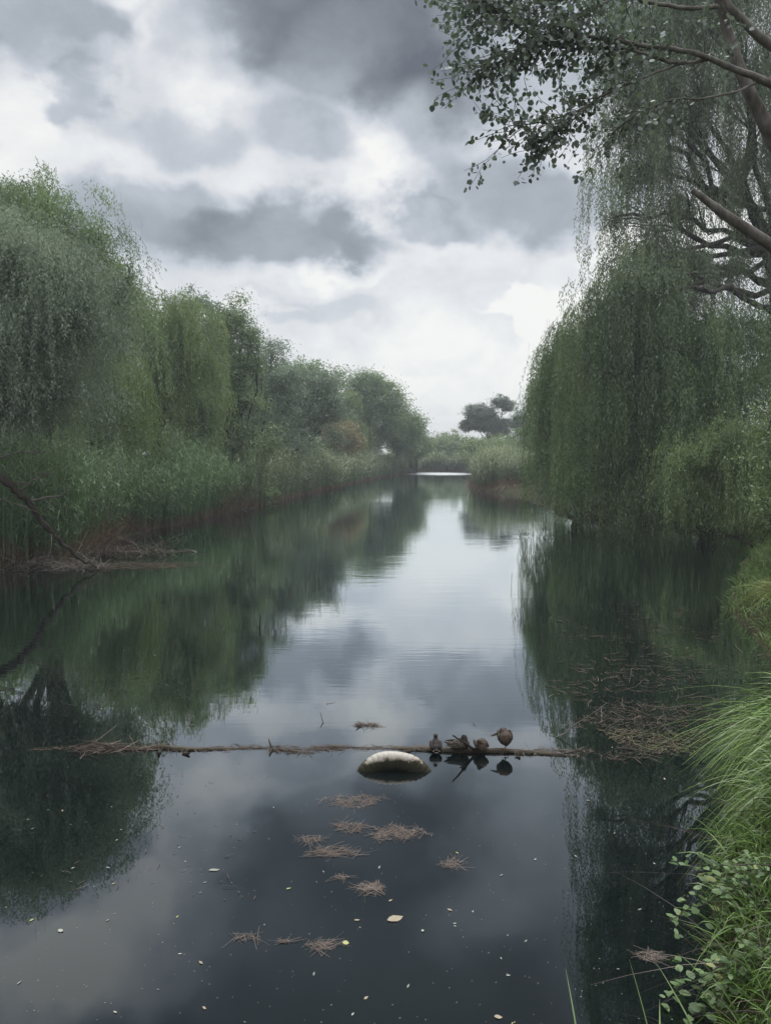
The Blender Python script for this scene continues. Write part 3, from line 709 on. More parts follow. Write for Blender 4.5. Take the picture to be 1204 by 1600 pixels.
# ---- the near poplar, its trunk just outside the frame on the right bank
def poplar():
    rng = np.random.default_rng(77)
    base = np.array(onground(5.3, 7.4))
    tb = MB()
    tp = np.array([base - [0, 0, .4], base + [-.05, 0, 1.2], base + [.03, .05, 2.6], at(1380, 250, 7.4), at(1330, -40, 7.5), at(1290, -300, 7.6)])
    tube(tb, tp, [.21, .18, .165, .15, .12, .08], 12)
    lb = MB()
    def limb(pts, r, sides=8, lift=0):
        q = np.array([at(*p_) for p_ in pts])
        t_ = np.linspace(0, 1, len(q)); tt = np.linspace(0, 1, len(q) * 4)
        s_ = np.stack([np.interp(tt, t_, q[:, i]) for i in range(3)], 1)
        s_[1:-1] = (s_[:-2] + 2 * s_[1:-1] + s_[2:]) / 4
        s_ += np.cumsum(rng.normal(0, .004, s_.shape), 0)
        rr_ = np.interp(tt, np.linspace(0, 1, len(r)), r)
        tube(lb, s_, rr_, sides)
        return s_
    l1 = limb([(1385, 360, 7.4), (1290, 300, 7.3), (1215, 225, 7.2), (1175, 140, 7.1), (1150, 70, 7.1), (1128, 0, 7.1), (1085, -120, 7.2)], [.10, .075, .055, .045, .03], 9)
    l2 = limb([(1370, 180, 7.4), (1270, 110, 7.2), (1190, 62, 7.0), (1140, 10, 7.0), (1110, -60, 7.0)], [.08, .05, .04, .03, .015])
    l3 = limb([(1360, 230, 7.4), (1260, 150, 7.0), (1204, 128, 6.9), (1150, 108, 6.8), (1112, 92, 6.8), (1060, 76, 6.7), (990, 66, 6.6), (925, 58, 6.5), (880, 48, 6.4), (815, 30, 6.4), (770, 14, 6.4)], [.05, .035, .028, .022, .018, .014, .009, .004])
    l4 = limb([(1112, 92, 6.8), (1080, 98, 6.8), (1040, 97, 6.7), (1000, 80, 6.6), (960, 72, 6.6), (900, 76, 6.5), (860, 72, 6.4), (812, 80, 6.4), (768, 94, 6.4)], [.016, .014, .011, .007, .003])
    l5 = limb([(1065, 98, 6.8), (1035, 108, 6.7), (1005, 122, 6.6), (955, 142, 6.5), (915, 166, 6.5), (880, 176, 6.4), (840, 186, 6.4), (808, 192, 6.4)], [.012, .010, .008, .006, .003])
    l6 = limb([(1210, 118, 6.9), (1180, 128, 6.9), (1150, 142, 6.8), (1100, 150, 6.8), (1050, 148, 6.7), (1000, 170, 6.7), (960, 200, 6.7)], [.014, .011, .009, .006, .003])
    l7 = limb([(915, 166, 6.5), (890, 190, 6.4), (870, 202, 6.4), (845, 222, 6.4)], [.007, .005, .003])
    l8 = limb([(1120, 10, 7.0), (1080, 14, 6.9), (1020, 6, 6.8), (960, -6, 6.7), (900, 0, 6.6), (850, 10, 6.5), (800, 0, 6.4), (760, 2, 6.4)], [.022, .016, .012, .008, .003])
    l9 = limb([(960, -6, 6.7), (920, 20, 6.5), (880, 35, 6.4), (835, 60, 6.3), (795, 100, 6.3)], [.008, .005, .003])
    root = empty('poplar_tree', base, 'near poplar on the right bank reaching round leaved branches over the top right corner', 'tree')
    tb.build('trunk', M['bark_pale'], root, smooth=True, loc=base)
    bo_ = lb.build('branches', M['bark_pale'], root, smooth=True, loc=base)
    # the snapped bough
    sb = MB()
    q = np.array([at(*p_) for p_ in [(1395, 500, 7.4), (1300, 440, 7.3), (1215, 392, 7.2), (1170, 360, 7.1), (1130, 338, 7.1), (1100, 312, 7.1), (1078, 297, 7.1)]])
    tube(sb, q + rng.normal(0, .006, q.shape), [.075, .065, .055, .048, .044, .032, .022], 9)
    o = sb.build('broken_bough', M['bark_pale'], root, smooth=True, loc=base)
    o['label'] = 'pale snapped bough pointing left without leaves'
    # twigs with leaves
    tw = MB(); cr = MB()
    LP = []; LD = []
    def twigs(path, f0, every, L, spread=.85, down=.05):
        n = len(path)
        for i in range(int(n * f0), n):
            for _ in range(every):
                a = path[i]; tg = unit((path[min(i + 1, n - 1)] - path[max(i - 1, 0)])[None])[0]
                d = unit((tg * 1.0 + rng.normal(0, spread, 3) * [.6, .8, .8] + np.array([0, 0, -down]))[None])[0]
                l = L * rng.uniform(.5, 1.3)
                e = a + d * l
                pts = bend(a, e, rng, 5, .15, -.05)
                tube(tw, pts, np.linspace(.004, .0015, 6), 3, False)
                m = max(int(l / .027), 4)
                tt = rng.uniform(.15, 1.03, m)
                for k in range(3):
                    pass
                LP.append(np.stack([np.interp(tt, np.linspace(0, 1, 6), pts[:, k]) for k in range(3)], 1))
                LD.append(np.tile(d, (m, 1)))
    twigs(l3, .52, 3, .52); twigs(l4, .40, 2, .52); twigs(l5, .30, 2, .50); twigs(l7, .2, 2, .34); twigs(l8, .32, 3, .52); twigs(l9, .2, 2, .50)
    twigs(l6, .5, 2, .4); twigs(l3, .42, 1, .4); twigs(l1, .6, 1, .5); twigs(l2, .6, 1, .5)
    P = np.concatenate(LP); D = np.concatenate(LD); n = len(P)
    d = unit(D * .35 + rng.normal(0, .75, (n, 3)) + np.array([0, 0, -.55]))
    P = P + d * rng.uniform(.01, .035, (n, 1)) + rng.normal(0, .012, (n, 3))
    sd_ = unit(np.cross(d, rng.normal(0, 1, (n, 3)) + np.array([0, .3, 0])))
    s = rng.uniform(.028, .054, n)
    leaves(cr, P, d, sd_, s, s * .9, rng.uniform(0, 1, n), OV, cup=.12)
    wo_ = tw.build('twigs', M['bark'], bo_)
    wo_.data.transform(Matrix.Translation([-c_ for c_ in base]))
    cr.build('crown', M['poplar'], root, loc=base)
poplar()

# ---- bare dark limbs of the big willow that cross the upper right
# ------------------------------------------------------------------ reeds
def reed_bed(pts, H, rng, leafL=.45, nleaf=9, stemw=.016, leafw=.03, segs=3, lean=.12, mb=None, plume=.25):
    n = len(pts)
    z = ghgt(pts[:, 0], pts[:, 1]); z = np.maximum(z, -.15)
    P = np.column_stack([pts, z - .03])
    d = unit(np.column_stack([rng.normal(0, lean, n), rng.normal(0, lean, n) - .04, np.ones(n)]))
    cl = np.array([mnoise.noise(Vector((a * .7, b * .35, 1.7))) for a, b in pts])
    h = H * rng.uniform(.62, 1.16, n) * (1 + .62 * cl)
    sd_ = unit(np.column_stack([np.ones(n), rng.normal(0, .5, n), np.zeros(n)]))
    tint = np.clip(rng.uniform(0, 1, n) * .7 + .15 + .7 * cl, 0, 1)
    drp = rng.uniform(0, .10, n)
    ribbons(mb, P, d, sd_, h, stemw, drp, tint, 4, 0, 1, .75)
    # long blades all the way up
    k = np.repeat(np.arange(n), nleaf)
    t_ = rng.uniform(.22, 1.0, len(k))
    q = P[k] + d[k] * (h[k] * t_)[:, None]; q[:, 2] -= drp[k] * h[k] * t_ ** 2
    a = rng.uniform(0, 6.283, len(k))
    hd = np.stack([np.cos(a), np.sin(a), np.zeros(len(k))], 1)
    ld = unit(hd * rng.uniform(.35, 1.0, (len(k), 1)) + np.array([0, 0, .9]))
    ls = unit(np.cross(ld, [0, 0, 1.0]) + rng.normal(0, .25, (len(k), 3)))
    ribbons(mb, q, ld, ls, leafL * rng.uniform(.6, 1.35, len(k)), leafw, rng.uniform(.25, 1.0, len(k)), np.clip(tint[k] * .6 + rng.uniform(0, .4, len(k)), 0, 1), segs, t_, t_ + .1, .95)
def dead_stalks(pts, H, rng, mb, w=.012, lean=.35):
    n = len(pts)
    z = np.maximum(ghgt(pts[:, 0], pts[:, 1]), -.1)
    P = np.column_stack([pts, z])
    d = unit(np.column_stack([rng.normal(0, lean, n) + .1, rng.normal(0, lean, n) - .1, np.ones(n) * .9]))
    ribbons(mb, P, d, unit(rng.normal(0, 1, (n, 3)) * [1, 1, .1]), H * rng.uniform(.3, 1.0, n), w, rng.uniform(0, .5, n), rng.uniform(0, 1, n), 3, 0, .14, .5)

rr_ = np.random.default_rng(9)
def belt(fn, y0, y1, d0, d1, n, sgn, bias=1.0):
    y = rr_.uniform(y0, y1, n); s = d0 + (d1 - d0) * rr_.uniform(0, 1, n) ** bias
    x = fn(y) + sgn * s
    # clumped: keep where a slow noise allows
    return np.column_stack([x, y])
mb = MB()
a_ = belt(xl, 21.5, 31, .0, 5.2, 3900, -1, 1.2)
reed_bed(a_[a_[:, 0] > -17], 3.15, rr_, mb=mb, nleaf=11)
a_ = belt(xl, 21.0, 34, -.05, 1.5, 2600, -1); dead_stalks(a_, 1.2, rr_, mb)
reed_bed(belt(xl, 31, 45, -.15, 4.2, 3800, -1, 1.3), 2.9, rr_, mb=mb, nleaf=9, stemw=.02, leafw=.036)
dead_stalks(belt(xl, 31, 48, -.15, 1.3, 1500, -1), .9, rr_, mb, .016)
dd_ = belt(xl, 39.5, 45, -.25, .9, 900, -1); dead_stalks(dd_, 2.4, rr_, mb, .018, .45)
dd_ = belt(xl, 24, 29, -.2, .8, 700, -1); dead_stalks(dd_, 2.0, rr_, mb, .013, .5)
tag(mb.build('reeds', M['reed']), 'tall green reeds with brown feet along the near left bank', 'reeds', kind='stuff')
mb = MB()
reed_bed(belt(xl, 45, 72, -.3, 3.4, 3800, -1, 1.4), 3.0, rr_, mb=mb, nleaf=8, stemw=.03, leafw=.05, segs=2)
dead_stalks(belt(xl, 46, 75, -.1, 1.0, 900, -1), .8, rr_, mb, .025)
reed_bed(belt(xl, 72, 128, -.4, 3.6, 3400, -1, 1.4), 2.5, rr_, mb=mb, nleaf=6, stemw=.05, leafw=.085, segs=2, leafL=.6)
xx = rr_.uniform(3, 22, 1800)
reed_bed(np.column_stack([xx, 130.5 + rr_.uniform(0, 4, 1800)]), 2.6, rr_, mb=mb, nleaf=6, stemw=.06, leafw=.1, segs=2, leafL=.7)
tag(mb.build('reeds', M['reed_far']), 'paler reeds lining the left bend and the far end of the water', 'reeds', kind='stuff')
mb = MB()
reed_bed(belt(xr, 64.5, 84, .1, 5.5, 3200, 1), 2.9, rr_, mb=mb, nleaf=8, stemw=.03, leafw=.05, segs=2, leafL=.6, lean=.2)
dead_stalks(belt(xr, 62, 84, -.5, 2.2, 900, 1), 2.0, rr_, mb, .03, .6)
tag(mb.build('reeds', M['reed_far']), 'pale leaning reed clump jutting out from the right bank', 'reeds', kind='stuff')

# ------------------------------------------------------------------ grass on the right bank
def tussock(mb, c, r, n, L, rng, w=.009, lean=(-.25, -.1), spread=.4, droop=(.7, 1.5), segs=6):
    a = rng.uniform(0, 6.283, n); s = r * np.sqrt(rng.uniform(0, 1, n))
    x = c[0] + s * np.cos(a); y = c[1] + s * np.sin(a)
    P = np.column_stack([x, y, np.maximum(ghgt(x, y), -.02) - .02])
    a = a + rng.normal(0, .9, n)
    d = unit(np.column_stack([np.cos(a) * s / r * spread + rng.normal(0, .22, n) + lean[0], np.sin(a) * s / r * spread + rng.normal(0, .22, n) + lean[1], np.ones(n)]))
    sd_ = unit(np.cross(d, rng.normal(0, 1, (n, 3)) * [1, 1, .2]))
    cu = np.column_stack([d[:, 0], d[:, 1], np.zeros(n)]) * rng.uniform(.2, .9, (n, 1))
    ribbons(mb, P, d, sd_, L * rng.uniform(.5, 1.2, n), w * rng.uniform(.6, 1.3, n), rng.uniform(*droop, n), rng.uniform(0, 1, n), segs, 0, 1, .97, cu)
rg = np.random.default_rng(21)
def one_tussock(c, r, n, L, label, mat='grass', **k):
    mb = MB(); tussock(mb, c, r, n, L, rg, **k)
    b = (c[0], c[1], float(ghgt(c[0], c[1])))
    tag(mb.build('grass_tussock', M[mat], loc=b), label, 'grass tussock', 'grass tussocks on the right bank')
one_tussock((4.65, 7.75), .55, 1900, 1.25, 'largest long bladed tussock arching over the water on the right bank', w=.024, lean=(-.18, -.12), spread=.45)
one_tussock((4.15, 6.95), .4, 1300, 1.0, 'middle tussock drooping over the water just in front of the largest', w=.020, lean=(-.1, -.1))
one_tussock((3.65, 6.15), .4, 1200, .85, 'tussock directly behind the leafy sapling', w=.016, lean=(-.1, -.1))
one_tussock((7.9, 12.2), .7, 1700, .9, 'tussock with yellowed foot where the right bank curves in', 'grass_yellow', w=.014)
one_tussock((8.9, 15.2), 1.0, 2300, 1.1, 'far tussock below the young bush at the right edge', 'grass_yellow', w=.016)
mb = MB()
n = 34000
y = rg.uniform(3.6, 12.5, n) ; s = rg.uniform(.02, 2.6, n); x = xr(y) + s
tmp = np.column_stack([x, y]); tmp = tmp[tmp[:, 0] < tmp[:, 1] * .56 + .6]
n = len(tmp)
P = np.column_stack([tmp, ghgt(tmp[:, 0], tmp[:, 1]) - .02])
d = unit(np.column_stack([rg.normal(-.25, .4, n), rg.normal(-.1, .4, n), np.ones(n)]))
ribbons(mb, P, d, unit(np.cross(d, rg.normal(0, 1, (n, 3)) * [1, 1, .2])), rg.uniform(.15, .62, n), rg.uniform(.006, .016, n), rg.uniform(.2, 1.1, n), rg.uniform(0, 1, n), 4, 0, 1, .97)
n = 16000
y = rg.uniform(12, 34, n); s = rg.uniform(0, 4.5, n); x = xr(y) + s
P = np.column_stack([x, y, ghgt(x, y) - .02])
d = unit(np.column_stack([rg.normal(-.2, .35, n), rg.normal(-.1, .35, n), np.ones(n)]))
ribbons(mb, P, d, unit(np.cross(d, rg.normal(0, 1, (n, 3)) * [1, 1, .2])), rg.uniform(.25, .8, n), rg.uniform(.01, .02, n), rg.uniform(.2, 1.0, n), rg.uniform(0, 1, n), 3, 0, 1, .97)
tag(mb.build('grass', M['grass']), 'green bank grass covering the right shore', 'grass', kind='stuff')

mb = MB()
n = 3000
y = rg.uniform(3.6, 12.5, n); x = xr(y) + rg.uniform(-.05, 2.0, n)
P = np.column_stack([x, y, np.maximum(ghgt(x, y), -.02) - .01])
d = unit(np.column_stack([rg.normal(-.3, .8, n), rg.normal(-.1, .8, n), rg.uniform(.2, 1, n)]))
ribbons(mb, P, d, unit(np.cross(d, rg.normal(0, 1, (n, 3)) * [1, 1, .2])), rg.uniform(.15, .7, n), rg.uniform(.003, .009, n), rg.uniform(.1, .9, n), rg.uniform(0, 1, n), 4, 0, .3, .9, np.column_stack([rg.normal(0, .4, (n, 2)), np.zeros(n)]))
tag(mb.build('dry_grass', M['straw']), 'dead straw coloured blades bent among the green bank grass', 'grass', kind='stuff')

# tall single grass stems in the near right corner
mb = MB()
for (px, py, Yb, tx, ty, Yt, wd) in [(905, 1640, 3.9, 885, 1512, 4.2, .010), (1030, 1640, 3.9, 1030, 1560, 4.1, .014), (1060, 1640, 3.7, 960, 1585, 4.0, .006), (1020, 1640, 3.7, 985, 1495, 4.0, .005), (1100, 1640, 3.8, 1030, 1500, 4.1, .012)]:
    a = at(px, py, Yb); b = at(tx, ty, Yt)
    L = np.linalg.norm(b - a)
    ribbons(mb, a[None], unit((b - a)[None]), np.array([[1, 0, 0.]]), L * 1.1, wd, .12, np.array([.6]), 8, .4, 1)
tag(mb.build('grass_tuft', M['grass']), 'few long single blades rising from the bottom right edge', 'grass', kind='stuff')

# leafy sapling
def sapling(stems, label, seed, mat='sapling', shape=OV, name='leafy_sapling', cat='sapling', asp=.72):
    rng = np.random.default_rng(seed)
    b0 = np.array(stems[0][0])
    root = empty(name, b0, label, cat)
    sm_ = MB(); lf = MB()
    P = []; D = []; S = []
    for a, e, r in stems:
        a = np.array(a); e = np.array(e)
        pts = bend(a, e, rng, 8, .10, .05); tube(sm_, pts, np.linspace(r, .0018, 9), 5)
        L = np.linalg.norm(e - a)
        for t_ in np.linspace(.28, 1.0, int(L / .055) + 3):
            c = np.array([np.interp(t_, np.linspace(0, 1, 9), pts[:, k]) for k in range(3)])
            for q in range(2):
                an = rng.uniform(0, 6.28)
                d = unit(np.array([[math.cos(an), math.sin(an), rng.uniform(-.15, .45)]]))[0]
                if rng.random() < .4:      # short side shoot
                    e2 = c + d * rng.uniform(.05, .16)
                    tube(sm_, bend(c, e2, rng, 3, .1), np.linspace(.0022, .0012, 4), 3, False)
                    for z_ in range(3):
                        d2 = unit((d + rng.normal(0, .7, 3))[None])[0]; P.append(e2); D.append(d2); S.append(rng.uniform(.03, .06))
                P.append(c + d * .012); D.append(d); S.append(rng.uniform(.035, .08))
    P = np.array(P); D = unit(np.array(D) * [1, 1, .5]); S = np.array(S)
    sd_ = unit(np.cross(D, np.array([0, 0, 1.0]) + rng.normal(0, .35, P.shape)))
    leaves(lf, P, D, sd_, S, S * asp * rng.uniform(.75, 1.2, len(P)), rng.uniform(0, 1, len(P)), shape, cup=-.18)
    sm_.build('stems', M['bark'], root, loc=b0); lf.build('foliage', M[mat], root, loc=b0)
NT_ = np.array([(0, 0), (.1, .3), (.24, .42), (.3, .36), (.45, .40), (.52, .30), (.68, .26), (.74, .17), (1, 0), (.74, -.17), (.68, -.26), (.52, -.30), (.45, -.40), (.3, -.36), (.24, -.42), (.1, -.3)])
def G(x, y): return (x, y, float(ghgt(x, y)))
sapling([(G(2.75, 4.9), at(1062, 1352, 5.0), .007), (G(2.8, 4.95), at(1105, 1380, 5.0), .006), (G(2.75, 4.85), at(1045, 1440, 4.9), .006), (G(2.85, 4.9), at(1125, 1400, 5.1), .006), (G(2.7, 4.8), at(1075, 1500, 4.8), .005), (G(2.75, 4.9), at(1150, 1450, 4.8), .005)],
        'leafy sapling with rounded pale green leaves leaning over the dark water', 3)
sapling([(G(2.5, 4.2), at(1035, 1566, 4.3), .005), (G(2.52, 4.2), at(1070, 1590, 4.2), .004), (G(2.6, 4.3), at(1135, 1545, 4.3), .005)], 'small low sapling in the bottom right corner', 4)

for i_, (x_, y_, h_, l_) in enumerate([(3.05, 4.75, .55, 'dark toothed nettle like plant beside the leafy sapling'), (3.2, 5.5, .5, 'dark toothed plant in the grass behind the sapling'), (2.75, 4.35, .42, 'dark toothed plant at the very corner in front of the grass')]):
    g_ = G(x_, y_)
    sapling([((g_[0] + a_, g_[1] + b_, g_[2]), (g_[0] + a_ * 2.2 - .05, g_[1] + b_ * 2, g_[2] + h_ * k_), .004) for a_, b_, k_ in ((-.10, 0, 1), (.06, .05, .85), (.0, -.10, .9), (.14, -.05, .7), (-.05, .12, .95))],
            l_, 20 + i_, 'bush', NT_, 'nettle_plant', 'plant', .62)

# ------------------------------------------------------------------ dead branch and brushwood on the left
def branch_thing(name, path, rad, label, cat, mat, seed, side=(), z_off=0):
    rng = np.random.default_rng(seed)
    q = np.array(path, float)
    tt = np.linspace(0, 1, len(q) * 4); t0 = np.linspace(0, 1, len(q))
    s = np.stack([np.interp(tt, t0, q[:, i]) for i in range(3)], 1)
    s[1:-1] = (s[:-2] + s[1:-1] * 2 + s[2:]) / 4
    s[1:-1] += rng.normal(0, np.max(rad) * .22, s[1:-1].shape)
    mb = MB(); tube(mb, s, np.interp(tt, np.linspace(0, 1, len(rad)), rad), 8)
    root = empty(name, q[0], label, cat)
    mb.build('stem', mat, root, smooth=True, loc=q[0])
    if side:
        mb = MB()
        for a, b, r in side:
            pts = bend(a, b, rng, 7, .2); tube(mb, pts, np.linspace(r, r * .3, 8), 5)
            for _ in range(4):
                i = rng.integers(2, 7); e = pts[i] + (pts[-1] - pts[0]) * rng.uniform(.15, .35) + rng.normal(0, .12, 3) * np.linalg.norm(pts[-1] - pts[0])
                tube(mb, bend(pts[i], e, rng, 4, .2), np.linspace(r * .4, r * .12, 5), 4, False)
        mb.build('side_twigs', M['twig'], root, loc=q[0])
A = at
branch_thing('dead_branch', [A(-90, 690, 20.3), A(-40, 728, 20.3), A(0, 748, 20.4), (*A(28, 765, 20.4),), A(48, 790, 20.5), A(75, 822, 20.7), A(98, 852, 20.9), A(125, 872, 21.0), A(152, 887, 21.1)], [.15, .14, .12, .10, .085, .075, .06, .04, .02],
             'dark dead branch slanting down into the water at the left edge', 'dead branch', M['bark_wet'], 3,
             [(A(35, 765, 20.4), A(75, 738, 20.2), .03), (A(50, 782, 20.5), A(108, 768, 20.1), .03), (A(-10, 715, 20.3), A(72, 697, 20.0), .025), (A(20, 760, 20.4), A(80, 742, 20.6), .022), (A(-30, 770, 20.2), A(60, 800, 20.4), .025), (A(115, 866, 21.0), A(160, 882, 20.8), .02), (A(120, 870, 21.0), A(140, 850, 20.9), .02), (A(75, 822, 20.7), A(80, 885, 20.4), .018)])
def heap(name, cx, cy, rx, ry, n, L, w, mat, label, cat, seed, up=.25, zt=.0, th=.05, kind=None, group=None, align=None):
    rng = np.random.default_rng(seed)
    a = rng.uniform(0, 6.283, n); s = np.sqrt(rng.uniform(0, 1, n)) * (1 + .25 * np.sin(3 * a + seed) + .18 * np.sin(7 * a + 2 * seed))
    x = cx + rx * s * np.cos(a); y = cy + ry * s * np.sin(a)
    z = zt + rng.uniform(0, th, n) * np.clip(1 - s, .1, 1)
    th_ = rng.uniform(0, 6.283, n) if align is None else rng.normal(align, .7, n)
    d = unit(np.column_stack([np.cos(th_), np.sin(th_), rng.normal(0, up, n)]))
    P = np.column_stack([x, y, z])
    LL = L * np.clip(rng.exponential(.75, n), .15, 2.0)
    P -= d * LL[:, None] * .5
    P[:, 2] = np.maximum(P[:, 2], .003 + rng.uniform(0, .006, n)); dn = P[:, 2] + d[:, 2] * LL < .003; d[dn, 2] = np.abs(d[dn, 2])
    ww = w * rng.uniform(.5, 1.4, n)
    mb = MB()
    up_ = np.tile([0, 0, 1.0], (n, 1))
    sd_ = unit(np.cross(d, up_) + rng.normal(0, .25, (n, 3)) * (up > .1))
    ribbons(mb, P, d, sd_, LL, ww, 0.0, rng.uniform(0, 1, n), 3, 0, 1, .5, np.column_stack([rng.normal(0, .3, (n, 2)), np.zeros(n)]))
    return tag(mb.build(name, mat, loc=(cx, cy, 0)), label, cat, group, kind)
heap('brushwood_heap', -9.8, 21.4, 2.1, .55, 620, .7, .016, M['twig'], 'tangled heap of pale bare twigs at the water edge under the dead branch', 'brushwood', 5, up=.3, th=.3)
heap('brushwood_heap', -8.4, 24.6, 1.8, .8, 420, .8, .02, M['straw_dark'], 'dark tangle of broken stalks where the left reeds meet the water', 'brushwood', 6, up=.3, th=.3)
heap('debris_raft', -7.2, 22.0, 1.9, .62, 420, .6, .014, M['straw_dark'], 'floating raft of straw coloured stalks beside the dead branch', 'floating debris', 7, up=.02, th=.03, align=0)

# ------------------------------------------------------------------ the floating log
def log_piece(pts, rad, label, seed, extra=None, name='floating_log'):
    rng = np.random.default_rng(seed)
    q = np.array(pts, float); rad = np.array(rad) * .56; q[:, 2] *= .56; tt = np.linspace(0, 1, len(q) * 9); t0 = np.linspace(0, 1, len(q))
    s = np.stack([np.interp(tt, t0, q[:, i]) for i in range(3)], 1)
    for _ in range(3): s[1:-1] = (s[:-2] + s[1:-1] * 2 + s[2:]) / 4
    rr = np.interp(tt, np.linspace(0, 1, len(rad)), rad)
    sides = 14; n = len(s)
    tg = unit(np.gradient(s, axis=0)); u = unit(np.cross(tg, [0, 0, 1.0])); wv = np.cross(u, tg)
    an = np.linspace(0, 2 * math.pi, sides, endpoint=False)
    jit = 1 + .16 * rng.normal(0, 1, (n, sides)) ; jit = (jit + np.roll(jit, 1, 0) + np.roll(jit, -1, 0)) / 3
    ring = s[:, None] + (rr[:, None] * jit)[..., None] * (np.cos(an)[None, :, None] * u[:, None] + np.sin(an)[None, :, None] * wv[:, None])
    mb = MB(); i = np.arange(n - 1)[:, None] * sides; j = np.arange(sides)[None]
    mb.add(ring, np.stack([i + j, i + (j + 1) % sides, i + sides + (j + 1) % sides, i + sides + j], -1).reshape(-1, 4))
    mb.add(ring[-1], np.arange(sides)[None]); mb.add(ring[0], np.arange(sides)[::-1][None])
    root = empty(name, q[0], label, 'log')
    mb.build('wood', M['driftwood'], root, smooth=True, loc=q[0])
    if extra:
        mb = MB()
        for a, b, r0, r1 in extra: tube(mb, bend(a, b, rng, 5, .08), np.linspace(r0, r1, 6), 7)
        mb.build('snag', M['bark_wet'], root, smooth=True, loc=q[0])
    # rags of dried weed caught on top
    k = rng.integers(2, n - 2, 260); P = s[k] + np.column_stack([rng.normal(0, .03, 260), rng.normal(0, .035, 260), np.full(260, 0)]); P[:, 2] = s[k][:, 2] + rr[k] * rng.uniform(.4, 1.05, 260); P[:, 2] = np.maximum(P[:, 2], .006)
    d = unit(np.column_stack([rng.normal(0, 1, 260), rng.normal(0, .5, 260), rng.normal(0, .12, 260)]))
    mb = MB(); ribbons(mb, P, d, unit(np.cross(d, [0, 0, 1.0])), rng.uniform(.03, .14, 260), .006, .25, rng.uniform(0, 1, 260), 2)
    mb.build('dried_weed', M['straw_dark'], root, loc=q[0])
def gp(px, py, z): v = gnd(px, py); return (v[0], v[1], z)
log_piece([gp(600, 1169, -.02), gp(625, 1170, .0), (*gp(660, 1171, .012),), gp(720, 1175, .02), gp(780, 1175, .02), gp(830, 1177, .01), gp(880, 1180, .0), gp(915, 1180, -.03)], [.02, .034, .048, .055, .055, .048, .032, .015],
          'long thin log floating in the middle of the pond where the ducks rest', 31,
          [(gp(742, 1176, .03), at(707, 1149, 7.97), .017, .007), (gp(640, 1174, .0), gp(628, 1180, .03), .02, .012), (gp(806, 1183, .0), gp(812, 1185, .012), .016, .01), (gp(880, 1180, 0.02), gp(905, 1176, .03), .01, .004)])
log_piece([gp(190, 1170, -.02), gp(225, 1171, .01), gp(250, 1168, .02), gp(290, 1172, .015), (*gp(330, 1171, .01),), gp(365, 1170, .0), gp(418, 1170, .0)], [.02, .035, .045, .04, .03, .018, .010],
          'shorter weedy log floating on the left with brush caught at its left end', 32, [(gp(250, 1174, .0), gp(248, 1180, .02), .018, .014), (gp(286, 1178, .0), gp(296, 1180, .02), .02, .012), (gp(225, 1172, .0), gp(120, 1168, .02), .02, .008)])
log_piece([gp(488, 1170, -.005), gp(503, 1169, .0), gp(520, 1168, .012), gp(540, 1168, .0), gp(598, 1169, -.003)], [.01, .02, .028, .016, .010],
          'short dark piece of wood left of the pale tyre', 33)
log_piece([gp(421, 1172, .012), gp(440, 1172, .012), gp(465, 1175, .008), gp(490, 1177, -.005)], [.018, .02, .016, .008], 'dark forked stick floating between the two logs', 34,
          [(gp(425, 1172, .01), gp(420, 1163, .06), .014, .006), (gp(425, 1172, .01), gp(421, 1180, .01), .014, .007)], name='floating_stick')
log_piece([gp(556, 1132, .02), gp(566, 1134, .012), gp(580, 1133, .008), gp(592, 1136, -.004)], [.008, .016, .012, .006], 'small dark stick floating beyond the pale tyre', 35, [(gp(564, 1134, .012), gp(557, 1138, .02), .01, .005)], name='floating_stick')
mb = MB()
rl = np.random.default_rng(4)
n = 650
xx = np.concatenate([rl.uniform(60, 930, n)]); p0 = np.array([gp(a, 1169 + 6 * (a > 600) * ((a - 600) / 300) + 2.2 * math.sin(a / 37) + rl.normal(0, 1.5), .006) for a in xx])
d = unit(np.column_stack([rl.normal(0, 1, n), rl.normal(0, .25, n), rl.normal(0, .03, n)]))
ribbons(mb, p0, d, unit(np.cross(d, [0, 0, 1.0])), rl.uniform(.03, .16, n), .008, 0, rl.uniform(0, 1, n), 2)
tag(mb.build('debris_line', M['straw_dark']), 'thin line of dark floating scraps joining the logs across the pond', 'floating debris', kind='stuff')
heap('brushwood_heap', *gp(165, 1172, 0)[:2], .36, .12, 190, .22, .006, M['straw_dark'], 'small raft of twigs caught at the left end of the weedy log', 'brushwood', 8, up=.12, th=.1, align=.2)

# floating mats of dead stalks
for i, (px, py, rx, ry, n, lb_) in enumerate([(552, 1252, .27, .13, 520, 'pinkish straw mat nearest below the pale tyre'), (548, 1293, .15, .09, 260, 'small straw mat left of the widest mat'), (620, 1302, .24, .12, 620, 'widest straw mat with a stick poking up'),
        (520, 1332, .22, .08, 420, 'low long straw mat at the left of the group'), (484, 1312, .12, .05, 130, 'faint straw scrap at the far left of the group'), (705, 1350, .07, .07, 130, 'small straw clump alone on the right'),
        (580, 1388, .10, .07, 240, 'round reddish straw clump below the larger mats'), (507, 1478, .10, .06, 160, 'ragged Y shaped straw clump near the bottom'), (532, 1372, .06, .03, 60, 'grey scrap beside the round reddish clump'),
        (444, 1472, .05, .02, 50, 'little straw scrap left of the ragged clump'), (385, 1466, .09, .03, 60, 'thin straw scrap furthest to the left near the bottom'), (1015, 1495, .09, .05, 140, 'reddish weed clump in the dark reflection beside the sapling')]):
    x, y_ = gnd(px, py)[:2]
    heap('straw_mat', x, y_, rx, ry, int(n * .75), .085, .0030, M['straw'], lb_, 'straw mat', 50 + i, up=.02, th=.012, group='floating straw mats', align=.1 if i % 2 else None)
